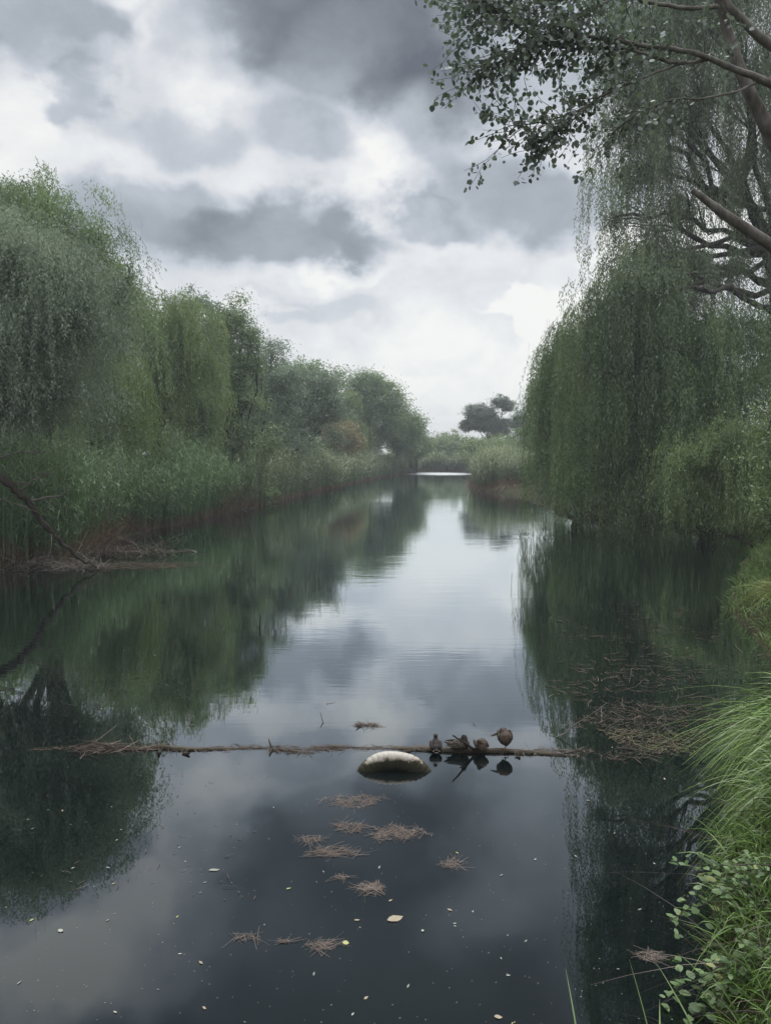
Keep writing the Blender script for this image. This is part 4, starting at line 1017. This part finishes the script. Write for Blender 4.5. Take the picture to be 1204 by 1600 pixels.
# weedy scum by the right bank
def scum(n, mat, seed, w, L, box, label, name='floating_weed', z=.004):
    rng = np.random.default_rng(seed)
    px = rng.uniform(box[0], box[2], n * 3); py = rng.uniform(box[1], box[3], n * 3)
    P = np.array([gnd(a, b) for a, b in zip(px, py)])
    nz = np.array([mnoise.noise(Vector((p_[0] * 1.3, p_[1] * 1.0, seed))) + .35 * mnoise.noise(Vector((p_[0] * 4, p_[1] * 4, seed + 5))) for p_ in P])
    ctr = 1 - np.abs((px - (box[0] + box[2]) / 2) / (box[2] - box[0]) * 2) ** 2; ctr = np.minimum(ctr, 1 - np.abs((py - (box[1] + box[3]) / 2) / (box[3] - box[1]) * 2) ** 2)
    k = (nz + ctr * .55 > .28) & (shore(P[:, 0], P[:, 1]) < .05); P = P[k][:n]; m = len(P)
    P[:, 2] = z + rng.uniform(0, .012, m)
    th = rng.normal(0, .9, m); d = unit(np.column_stack([np.cos(th), np.sin(th), rng.normal(0, .04, m)]))
    mb = MB(); ribbons(mb, P, d, unit(np.cross(d, [0, 0, 1.0])), L * rng.exponential(1, m) + .02, w * rng.uniform(.5, 1.5, m), 0, rng.uniform(0, 1, m), 2, 0, 1, .6, np.column_stack([rng.normal(0, .15, (m, 2)), np.zeros(m)]))
    return tag(mb.build(name, mat), label, 'floating weed', kind='stuff')
scum(950, M['straw_dark'], 1, .006, .06, (900, 1095, 1150, 1190), 'brown scum of stalks and weed at the right end of the log')
scum(420, M['weed'], 2, .009, .05, (930, 1140, 1110, 1185), 'greenish weed mixed into the scum by the right bank')
scum(600, M['straw_dark'], 3, .011, .12, (850, 930, 1160, 1110), 'thin scattered stalks floating in the willow reflection')
scum(90, M['straw'], 4, .006, .14, (840, 1085, 1120, 1170), 'pale longer stalks lying over the brown scum')
scum(260, M['straw_dark'], 6, .008, .03, (60, 1000, 330, 1165), 'fine floating scraps in the left tree reflection')
scum(80, M['straw_dark'], 7, .006, .02, (40, 1180, 420, 1420), 'pale scraps floating in the lower left reflection')
# sticks that poke out of the water
mb = MB(); rs = np.random.default_rng(8)
for a, b in [((868, 1152), (948, 1098)), ((1050, 1148), (1022, 1120)), ((505, 1130), (500, 1112)), ((510, 1100), (535, 1097)), ((742, 1134), (739, 1126))]:
    p0 = gnd(*a); p1 = at(b[0], b[1], p0[1] + .12); tube(mb, bend(p0, p1, rs, 5, .08), np.linspace(.008, .004, 6), 5)
tag(mb.build('poking_sticks', M['twig']), 'thin sticks poking out of the water beyond the logs', 'sticks', kind='stuff')

# floating leaves: a few kinds, copied
lm = {}
for nm_, c in (('pale', (.34, .34, .30)), ('yellow', (.34, .36, .12)), ('tan', (.28, .24, .16)), ('grey', (.22, .23, .20))):
    m_, t, p = principled('fallen_leaf_' + nm_, .5, .4); tcn = t.add('ShaderNodeTexCoord')
    nn = t.noise(tcn.outputs['Object'], 60, 3)
    t.link(t.ramp(nn.outputs[0], [(.3, tuple(x * .7 for x in c)), (.7, c)]), p.inputs['Base Color']); lm[nm_] = m_
def leaf_mesh(nm_, mat, L, Wd, wig):
    mb = MB(); pts = np.array([(-.5, 0, .1), (-.3, .3, .35), (0, .5, .1), (.28, .32, .0), (.5, 0, .35), (.25, -.34, .05), (0, -.48, .2), (-.32, -.28, .1), (0, 0, 0)])
    v = pts * [L, Wd, wig]; f = [[8, i, (i + 1) % 8] for i in range(8)]
    mb.add(v, f); return mb.mesh(nm_, mat)
kinds = [('pale', .035, .014, .006, 'small pale leaf floating on the pond'), ('grey', .05, .016, .005, 'narrow grey leaf floating on the pond'), ('tan', .045, .02, .008, 'tan leaf floating on the pond'), ('yellow', .04, .018, .006, 'yellow green narrow leaf floating on the pond')]
lms = [leaf_mesh('floating_leaf', lm[k[0]], k[1], k[2], k[3]) for k in kinds]
rf = np.random.default_rng(15)
cnt = 0
while cnt < 80:
    px = rf.uniform(-10, 1150); py = rf.choice([rf.uniform(1190, 1600), rf.uniform(900, 1190)], p=[.8, .2])
    if px > 330 and rf.random() < .35: continue
    q = gnd(px, py)
    if shore(q[0], q[1]) > -.15 or (560 < px < 830 and 1090 < py < 1240): continue
    k = rf.choice(4, p=[.36, .32, .24, .08])
    o = bpy.data.objects.new('floating_leaf', lms[k]); COL.objects.link(o)
    s = rf.uniform(.35, 1.0) * (1 + .35 * (py < 1190))
    o.location = (q[0], q[1], .003); o.rotation_euler = (rf.normal(0, .05), rf.normal(0, .05), rf.uniform(0, 6.28)); o.scale = (s, s, s)
    tag(o, kinds[k][4], 'leaf', {'pale': 'pale leaves floating on the pond', 'grey': 'grey leaves floating on the pond', 'tan': 'tan leaves floating on the pond', 'yellow': 'yellow green leaves floating on the pond'}[kinds[k][0]])
    cnt += 1
big = [(617, 1436, 'tan', .125, .075, 'largest curled olive tan leaf floating near the bottom centre'), (540, 1474, 'yellow', .05, .042, 'rounded yellow green leaf touching the ragged straw clump'), (660, 1455, 'pale', .022, .022, 'round white petal like leaf right of the largest leaf'),
       (778, 1590, 'tan', .05, .03, 'brown leaf alone at the bottom edge'), (335, 1360, 'grey', .09, .035, 'grey crumpled leaf left of the straw mats'), (95, 1455, 'pale', .045, .03, 'pale leaf at the edge of the left tree reflection'), (451, 1389, 'yellow', .04, .014, 'bright narrow yellow leaf left of the round clump')]
for px, py, k, L, Wd, lb_ in big:
    q = gnd(px, py); o = bpy.data.objects.new('floating_leaf', leaf_mesh('floating_leaf', lm[k], L, Wd, .012)); COL.objects.link(o)
    o.location = (q[0], q[1], .004); o.rotation_euler = (.05, .04, rf.uniform(-.6, .6)); tag(o, lb_, 'leaf')
mb = MB(); n = 300
px = rf.uniform(-10, 1120, n); py = 1190 + 420 * rf.uniform(0, 1, n) ** .8
P = np.array([gnd(a, b) for a, b in zip(px, py)]); k = shore(P[:, 0], P[:, 1]) < -.1; P = P[k]; P[:, 2] = .002; n = len(P)
a = rf.uniform(0, 6.28, n); d = np.column_stack([np.cos(a), np.sin(a), np.zeros(n)]); sd_ = np.column_stack([-np.sin(a), np.cos(a), np.zeros(n)])
leaves(mb, P, d, sd_, rf.uniform(.003, .011, n), rf.uniform(.003, .007, n), rf.uniform(0, 1, n), OV)
tag(mb.build('floating_specks', lm['grey']), 'tiny seeds and specks scattered on the near water', 'specks', kind='stuff')

# ------------------------------------------------------------------ the half sunken tyre
def tyre():
    RO, WD = .47, .26
    c = gnd(616, 1214); cy = c[1]; cx = c[0]
    prof = []   # (radius, axial) outer skin from one bead over the tread to the other
    for a_, r_ in [(-.085, .27), (-.12, .33), (-.135, .39), (-.128, .435), (-.105, .458), (-.06, .468), (0, .472), (.06, .468), (.105, .458), (.128, .435), (.135, .39), (.12, .33), (.085, .27), (.06, .30), (.10, .37), (.09, .43), (0, .445), (-.09, .43), (-.10, .37), (-.06, .30)]:
        prof.append((r_, a_))
    prof = np.array(prof); m = len(prof); N = 416
    an = np.linspace(0, 2 * math.pi, N, endpoint=False)
    rr = np.tile(prof[:, 0], (N, 1)); ax = np.tile(prof[:, 1], (N, 1))
    lug = (np.sin(an * 52) > -.15).astype(float)
    lug2 = (np.sin(an * 52 + 1.6) > -.15).astype(float)
    for j in (3, 4, 5): rr[:, j] += .006 * lug
    for j in (7, 8, 9): rr[:, j] += .006 * lug2
    rr[:, 6] += .006
    ax[:, 3] -= .006 * lug; ax[:, 9] += .006 * lug2
    rng = np.random.default_rng(2); wob = .006 * np.sin(an * 3 + 1) + .004 * np.sin(an * 7)
    rr += wob[:, None]
    x = rr * np.cos(an)[:, None] ; z = rr * np.sin(an)[:, None]; y = ax
    v = np.stack([x, y, z], -1)
    i = np.arange(N)[:, None]; j = np.arange(m)[None]
    f = np.stack([i * m + j, ((i + 1) % N) * m + j, ((i + 1) % N) * m + (j + 1) % m, i * m + (j + 1) % m], -1).reshape(-1, 4)
    mb = MB(); mb.add(v, f)
    m_, t, p = principled('weathered_rubber', .85, .2)
    geo = t.add('ShaderNodeNewGeometry'); sp_ = t.add('ShaderNodeSeparateXYZ'); t.link(geo.outputs['Position'], sp_.inputs[0])
    n1_ = t.noise(geo.outputs['Position'], 16, 5, .6); n2_ = t.noise(geo.outputs['Position'], 60, 3)
    hgt = t.math('ADD', sp_.outputs[2], t.math('MULTIPLY', t.math('SUBTRACT', n1_.outputs[0], .5), .11))
    hgt = t.math('ADD', hgt, t.math('MULTIPLY', t.math('SUBTRACT', n2_.outputs[0], .5), .04))
    xa = t.math('ABSOLUTE', t.math('SUBTRACT', sp_.outputs[0], float(cx)))
    hgt = t.math('ADD', hgt, t.math('MULTIPLY', t.math('POWER', xa, 2.0), .34))
    col = t.ramp(hgt, [(0.0, (.006, .007, .004)), (.055, (.014, .015, .007)), (.104, (.022, .021, .011)), (.114, (.19, .165, .12)), (.135, (.42, .39, .34)), (.2, (.58, .56, .52))])
    dirt = t.mix(t.math('MULTIPLY', n1_.outputs[0], .35), col, (.05, .045, .03)); t.link(dirt, p.inputs['Base Color'])
    bp = t.add('ShaderNodeBump'); bp.inputs['Strength'].default_value = .6; bp.inputs['Distance'].default_value = .01; t.link(n2_.outputs[0], bp.inputs['Height']); t.link(bp.outputs[0], p.inputs['Normal'])
    o = mb.build('tyre', m_, smooth=True)
    o.scale = (1.06, 1.06, 1.06); o.location = (cx, cy + .12, .182 - .50)
    o.rotation_euler = (R(-24), R(3), R(-2))
    tag(o, 'half sunken old tyre, bleached pale on top and dark with algae at the waterline', 'tyre')
tyre()

# ------------------------------------------------------------------ ducks
def blob_body(name, parts, vox=.006, smooth=4):
    bm = bmesh.new()
    for c, r, rot in parts:
        mtx = Matrix.Translation(c) @ Matrix.Rotation(R(rot[2]), 4, 'Z') @ Matrix.Rotation(R(rot[1]), 4, 'Y') @ Matrix.Rotation(R(rot[0]), 4, 'X') @ Matrix.Diagonal((*r, 1))
        bmesh.ops.create_icosphere(bm, subdivisions=4, radius=1, matrix=mtx)
    me = bpy.data.meshes.new(name); bm.to_mesh(me); bm.free()
    o = bpy.data.objects.new(name, me); COL.objects.link(o)
    rm = o.modifiers.new('remesh', 'REMESH'); rm.mode = 'VOXEL'; rm.voxel_size = vox; rm.use_smooth_shade = True
    sm_ = o.modifiers.new('smooth', 'SMOOTH'); sm_.factor = .5; sm_.iterations = smooth
    dg = bpy.context.evaluated_depsgraph_get(); ev = o.evaluated_get(dg)
    me2 = bpy.data.meshes.new_from_object(ev); o.modifiers.clear(); o.data = me2; me2.name = name
    for pl in me2.polygons: pl.use_smooth = True
    bpy.data.meshes.remove(me)
    return o
def feather_mat(name, dark, mid, light, belly=None, scale=38):
    m_, t, p = principled(name, .75, .25)
    tcn = t.add('ShaderNodeTexCoord')
    mp = t.add('ShaderNodeMapping'); mp.inputs['Scale'].default_value = (.7, 1, 1.5); t.link(tcn.outputs['Object'], mp.inputs[0])
    vo = t.add('ShaderNodeTexVoronoi', feature='F1'); vo.inputs['Scale'].default_value = scale; t.link(mp.outputs[0], vo.inputs['Vector'])
    n = t.noise(tcn.outputs['Object'], 14, 4)
    c = t.ramp(vo.outputs['Distance'], [(.12, dark), (.38, mid), (.62, light), (.8, dark)])
    c = t.mix(t.math('MULTIPLY', n.outputs[0], .7), c, mid)
    if belly:
        sp_ = t.add('ShaderNodeSeparateXYZ'); t.link(tcn.outputs['Object'], sp_.inputs[0])
        k = t.math('ADD', t.math('MULTIPLY', sp_.outputs[1], -1.0), t.math('MULTIPLY', t.math('SUBTRACT', n.outputs[0], .5), .08))
        c = t.mix(t.ramp(k, [(.02, (0, 0, 0)), (.07, (1, 1, 1))]), c, t.mix(t.math('MULTIPLY', vo.outputs['Distance'], 1.5), belly, tuple(x * .45 for x in belly)))
    t.link(c, p.inputs['Base Color'])
    bp = t.add('ShaderNodeBump'); bp.inputs['Strength'].default_value = .5; bp.inputs['Distance'].default_value = .004; t.link(vo.outputs['Distance'], bp.inputs['Height']); t.link(bp.outputs[0], p.inputs['Normal'])
    return m_
fm_brown = feather_mat('feathers_brown', (.008, .006, .005), (.020, .016, .013), (.12, .095, .075))
fm_breast = feather_mat('feathers_brown_breast', (.010, .007, .005), (.022, .017, .013), (.13, .105, .085), (.10, .07, .052))
fm_dark = feather_mat('feathers_dark', (.012, .010, .010), (.026, .021, .020), (.05, .04, .038))
def plain(name, c, rough=.5):
    m_, t, p = principled(name, rough, .4); tcn = t.add('ShaderNodeTexCoord'); n = t.noise(tcn.outputs['Object'], 80, 2)
    t.link(t.ramp(n.outputs[0], [(.3, tuple(x * .75 for x in c)), (.7, c)]), p.inputs['Base Color']); return m_
m_bill = plain('bill_olive', (.07, .055, .03), .8); m_leg = plain('leg_orange', (.25, .13, .06)); m_eye = plain('eye_black', (.006, .006, .006), .6); m_white = plain('feathers_white', (.20, .18, .16), .9)
m_wing = feather_mat('feathers_wing', (.014, .011, .009), (.04, .033, .026), (.12, .10, .075), scale=26)
def small(name, prim_parts, mat, parent, vox=.003, sm=2):
    o = blob_body(name, prim_parts, vox, sm); o.data.materials.append(mat); o.parent = parent; return o
def wing_mesh(parent, c, L, Wd, rz, ry, mat, name='wing', side=1):
    """a folded wing: overlapping feather blades fanned from the shoulder"""
    mb = MB(); n = 13
    for i in range(n):
        f_ = i / (n - 1)
        a0 = np.array([0, 0, .0]) + np.array([-.25 * L * f_, side * .004 * i / 3, -.25 * Wd * f_])
        d = unit(np.array([[-1, .02 * side, -.10 + .28 * (f_ - .5)]]))
        sdv = unit(np.cross(d, [[0, side, .25]]))
        ribbons(mb, a0[None] + np.array([[0, side * .0015 * (n - i), 0]]), d, sdv, L * (.62 + .38 * f_), Wd * .42, .10, np.array([.3 + .5 * (i % 2)]), 6, 0, 1, .75)
    o = mb.build(name, mat); o.parent = parent; o.location = c; o.rotation_euler = (0, R(ry), R(rz)); return o
TOP = .041
# 1 upright dark duck seen from behind
def duck_dark():
    px = gp(680, 1172, 0); b = (px[0], px[1], TOP)
    o = blob_body('duck', [((0, 0, .052), (.062, .085, .052), (0, 0, 0)), ((0, .01, .075), (.055, .07, .055), (20, 0, 0)), ((0, .035, .10), (.035, .035, .045), (0, 0, 0)), ((0, .045, .14), (.023, .023, .035), (0, 0, 0)), ((0, .05, .168), (.024, .03, .022), (0, 0, 0)), ((0, -.085, .03), (.025, .05, .012), (-18, 0, 0))])
    o.data.materials.append(fm_dark); o.location = (b[0], b[1] - .05, b[2] - .02); o.scale = (1, .9, .88)
    tag(o, 'upright dark duck with its tail toward us at the left end of the flock', 'duck')
    small('bill', [((0, .085, .164), (.010, .022, .005), (0, 0, 0))], m_bill, o)
    small('tail_edge', [((0, -.128, .016), (.022, .010, .006), (0, 0, 0)), ((.03, -.09, .022), (.008, .02, .006), (0, 0, 20)), ((-.03, -.09, .022), (.008, .02, .006), (0, 0, -20))], m_white, o)
    for s in (-1, 1):
        small('eye', [((.021 * s, .062, .172), (.004, .004, .004), (0, 0, 0))], m_eye, o, .0015, 1)
        w_ = small('wing', [((.052 * s, -.005, .068), (.018, .082, .038), (14, 0, -4 * s))], fm_dark, o, .004); w_.name = 'wing'
duck_dark()
# 2 lying duck, bill tucked back, tail to the left
def duck_lying():
    px = gp(718, 1175, 0)
    o = blob_body('duck', [((0, 0, .055), (.115, .072, .055), (0, -4, 0)), ((.045, 0, .065), (.06, .062, .055), (0, 0, 0)), ((-.10, 0, .062), (.06, .035, .02), (0, 10, 0)), ((-.155, 0, .075), (.035, .022, .008), (0, 14, 0)), ((.05, -.01, .112), (.040, .034, .034), (0, 0, 0)), ((.045, -.018, .138), (.032, .026, .026), (0, 0, 20))])
    o.data.materials.append(fm_brown); o.location = (px[0], px[1], TOP - .02); o.rotation_euler = (0, 0, R(-4))
    o.scale = (.95, 1, 1.15)
    tag(o, 'brown duck lying lengthwise with its head tucked back and tail pointing left', 'duck')
    small('bill', [((.010, -.022, .128), (.022, .010, .005), (0, -12, 10))], m_bill, o)
    small('eye', [((.045, -.043, .143), (.004, .003, .004), (0, 0, 0))], m_eye, o, .0015, 1)
    wing_mesh(o, (.05, -.070, .078), .17, .055, -6, 4, m_wing, side=-1)
    wing_mesh(o, (.05, .070, .078), .17, .055, 6, 4, m_wing, side=1)
duck_lying()
# 3 curled brown duck
def duck_curled():
    px = gp(751, 1176, 0)
    o = blob_body('duck', [((0, 0, .062), (.066, .095, .062), (0, 0, 0)), ((.012, -.01, .08), (.055, .07, .055), (0, 0, 0)), ((-.030, -.040, .105), (.032, .032, .036), (0, 0, 0)), ((-.034, -.048, .126), (.024, .028, .024), (0, 0, 20)), ((.02, .10, .05), (.03, .06, .014), (8, 0, 0)), ((0, -.05, .05), (.05, .05, .046), (0, 0, 0))])
    o.data.materials.append(fm_breast); o.location = (px[0], px[1], TOP - .016); o.rotation_euler = (0, 0, R(12))
    tag(o, 'brown duck facing us, curled into a ball between the lying duck and the standing one', 'duck')
    small('bill', [((-.012, -.072, .116), (.020, .011, .006), (0, 10, -30))], m_bill, o)
    for s in (-1, 1): small('eye', [((-.034 + .022 * s, -.058, .131), (.0035, .0035, .0035), (0, 0, 0))], m_eye, o, .0015, 1)
    for s in (-1, 1): small('wing', [((.060 * s, .02, .075), (.014, .085, .036), (6, 0, 5 * s))], m_wing, o, .004)
duck_curled()
# 4 standing duck preening
def duck_standing():
    px = gp(788, 1176, 0); zb = TOP + .055
    o = blob_body('duck', [((0, 0, .075), (.078, .10, .075), (12, 0, 0)), ((.004, -.035, .082), (.070, .062, .068), (0, 0, 0)), ((.0, .02, .125), (.05, .06, .040), (0, 0, 0)), ((-.02, .03, .15), (.035, .036, .026), (0, 0, 0)), ((.01, -.03, .02), (.03, .035, .03), (0, 0, 0)), ((.01, .13, .07), (.03, .06, .014), (-12, 0, 0))])
    o.data.materials.append(fm_breast); o.location = (px[0], px[1], zb)
    tag(o, 'brown duck standing on the log, breast toward us and wing lifted as it preens', 'duck')
    small('bill', [((-.055, .02, .148), (.020, .009, .005), (0, -18, 20))], m_bill, o)
    small('eye', [((-.038, .004, .158), (.0035, .0035, .0035), (0, 0, 0))], m_eye, o, .0015, 1)
    w_ = wing_mesh(o, (.015, .03, .165), .15, .08, 8, -12, m_wing, side=-1); w_['label'] = 'lifted wing with spread mottled feathers'
    for s in (-1, 1): small('wing', [((.068 * s, .03, .095), (.016, .085, .050), (10, 0, 5 * s))], m_wing, o, .004)
    mb = MB()
    def leg(dx, lift):
        tube(mb, [(dx, -.01, .02), (dx * .9, -.012, -.01), (dx * .8, -.012, -.05 + lift)], [.011, .007, .006], 7)
        for a0 in (-32, 0, 32):
            d = np.array([math.sin(R(a0)), -math.cos(R(a0)), 0]); s0 = np.array([dx * .8, -.012, -.052 + lift])
            tube(mb, [s0, s0 + d * .022 + [0, 0, .003], s0 + d * .045 + [0, 0, -.004]], [.006, .005, .003], 5)
    leg(.008, 0)
    ob = mb.build('leg', m_leg, smooth=True); ob.parent = o
duck_standing()
def feet_for(): pass

# ------------------------------------------------------------------ haze
hz = MB()
x0, x1, y0, y1, z0, z1 = -212, 222, -70, 352, -2.3, 26
v = [(x0, y0, z0), (x1, y0, z0), (x1, y1, z0), (x0, y1, z0), (x0, y0, z1), (x1, y0, z1), (x1, y1, z1), (x0, y1, z1)]
hz.add(v, [[0, 3, 2, 1], [4, 5, 6, 7], [0, 1, 5, 4], [1, 2, 6, 5], [2, 3, 7, 6], [3, 0, 4, 7]])
hm = bpy.data.materials.new('haze'); hm.use_nodes = True; t = NT(hm.node_tree); t.n.clear()
ho = t.add('ShaderNodeOutputMaterial'); pv = t.add('ShaderNodeVolumePrincipled')
pv.inputs['Color'].default_value = (.80, .88, .95, 1); pv.inputs['Density'].default_value = .0011; pv.inputs['Anisotropy'].default_value = .2
t.link(pv.outputs[0], ho.inputs['Volume'])
tag(hz.build('haze', hm), 'thin pale haze over the pond', 'haze', kind='stuff')
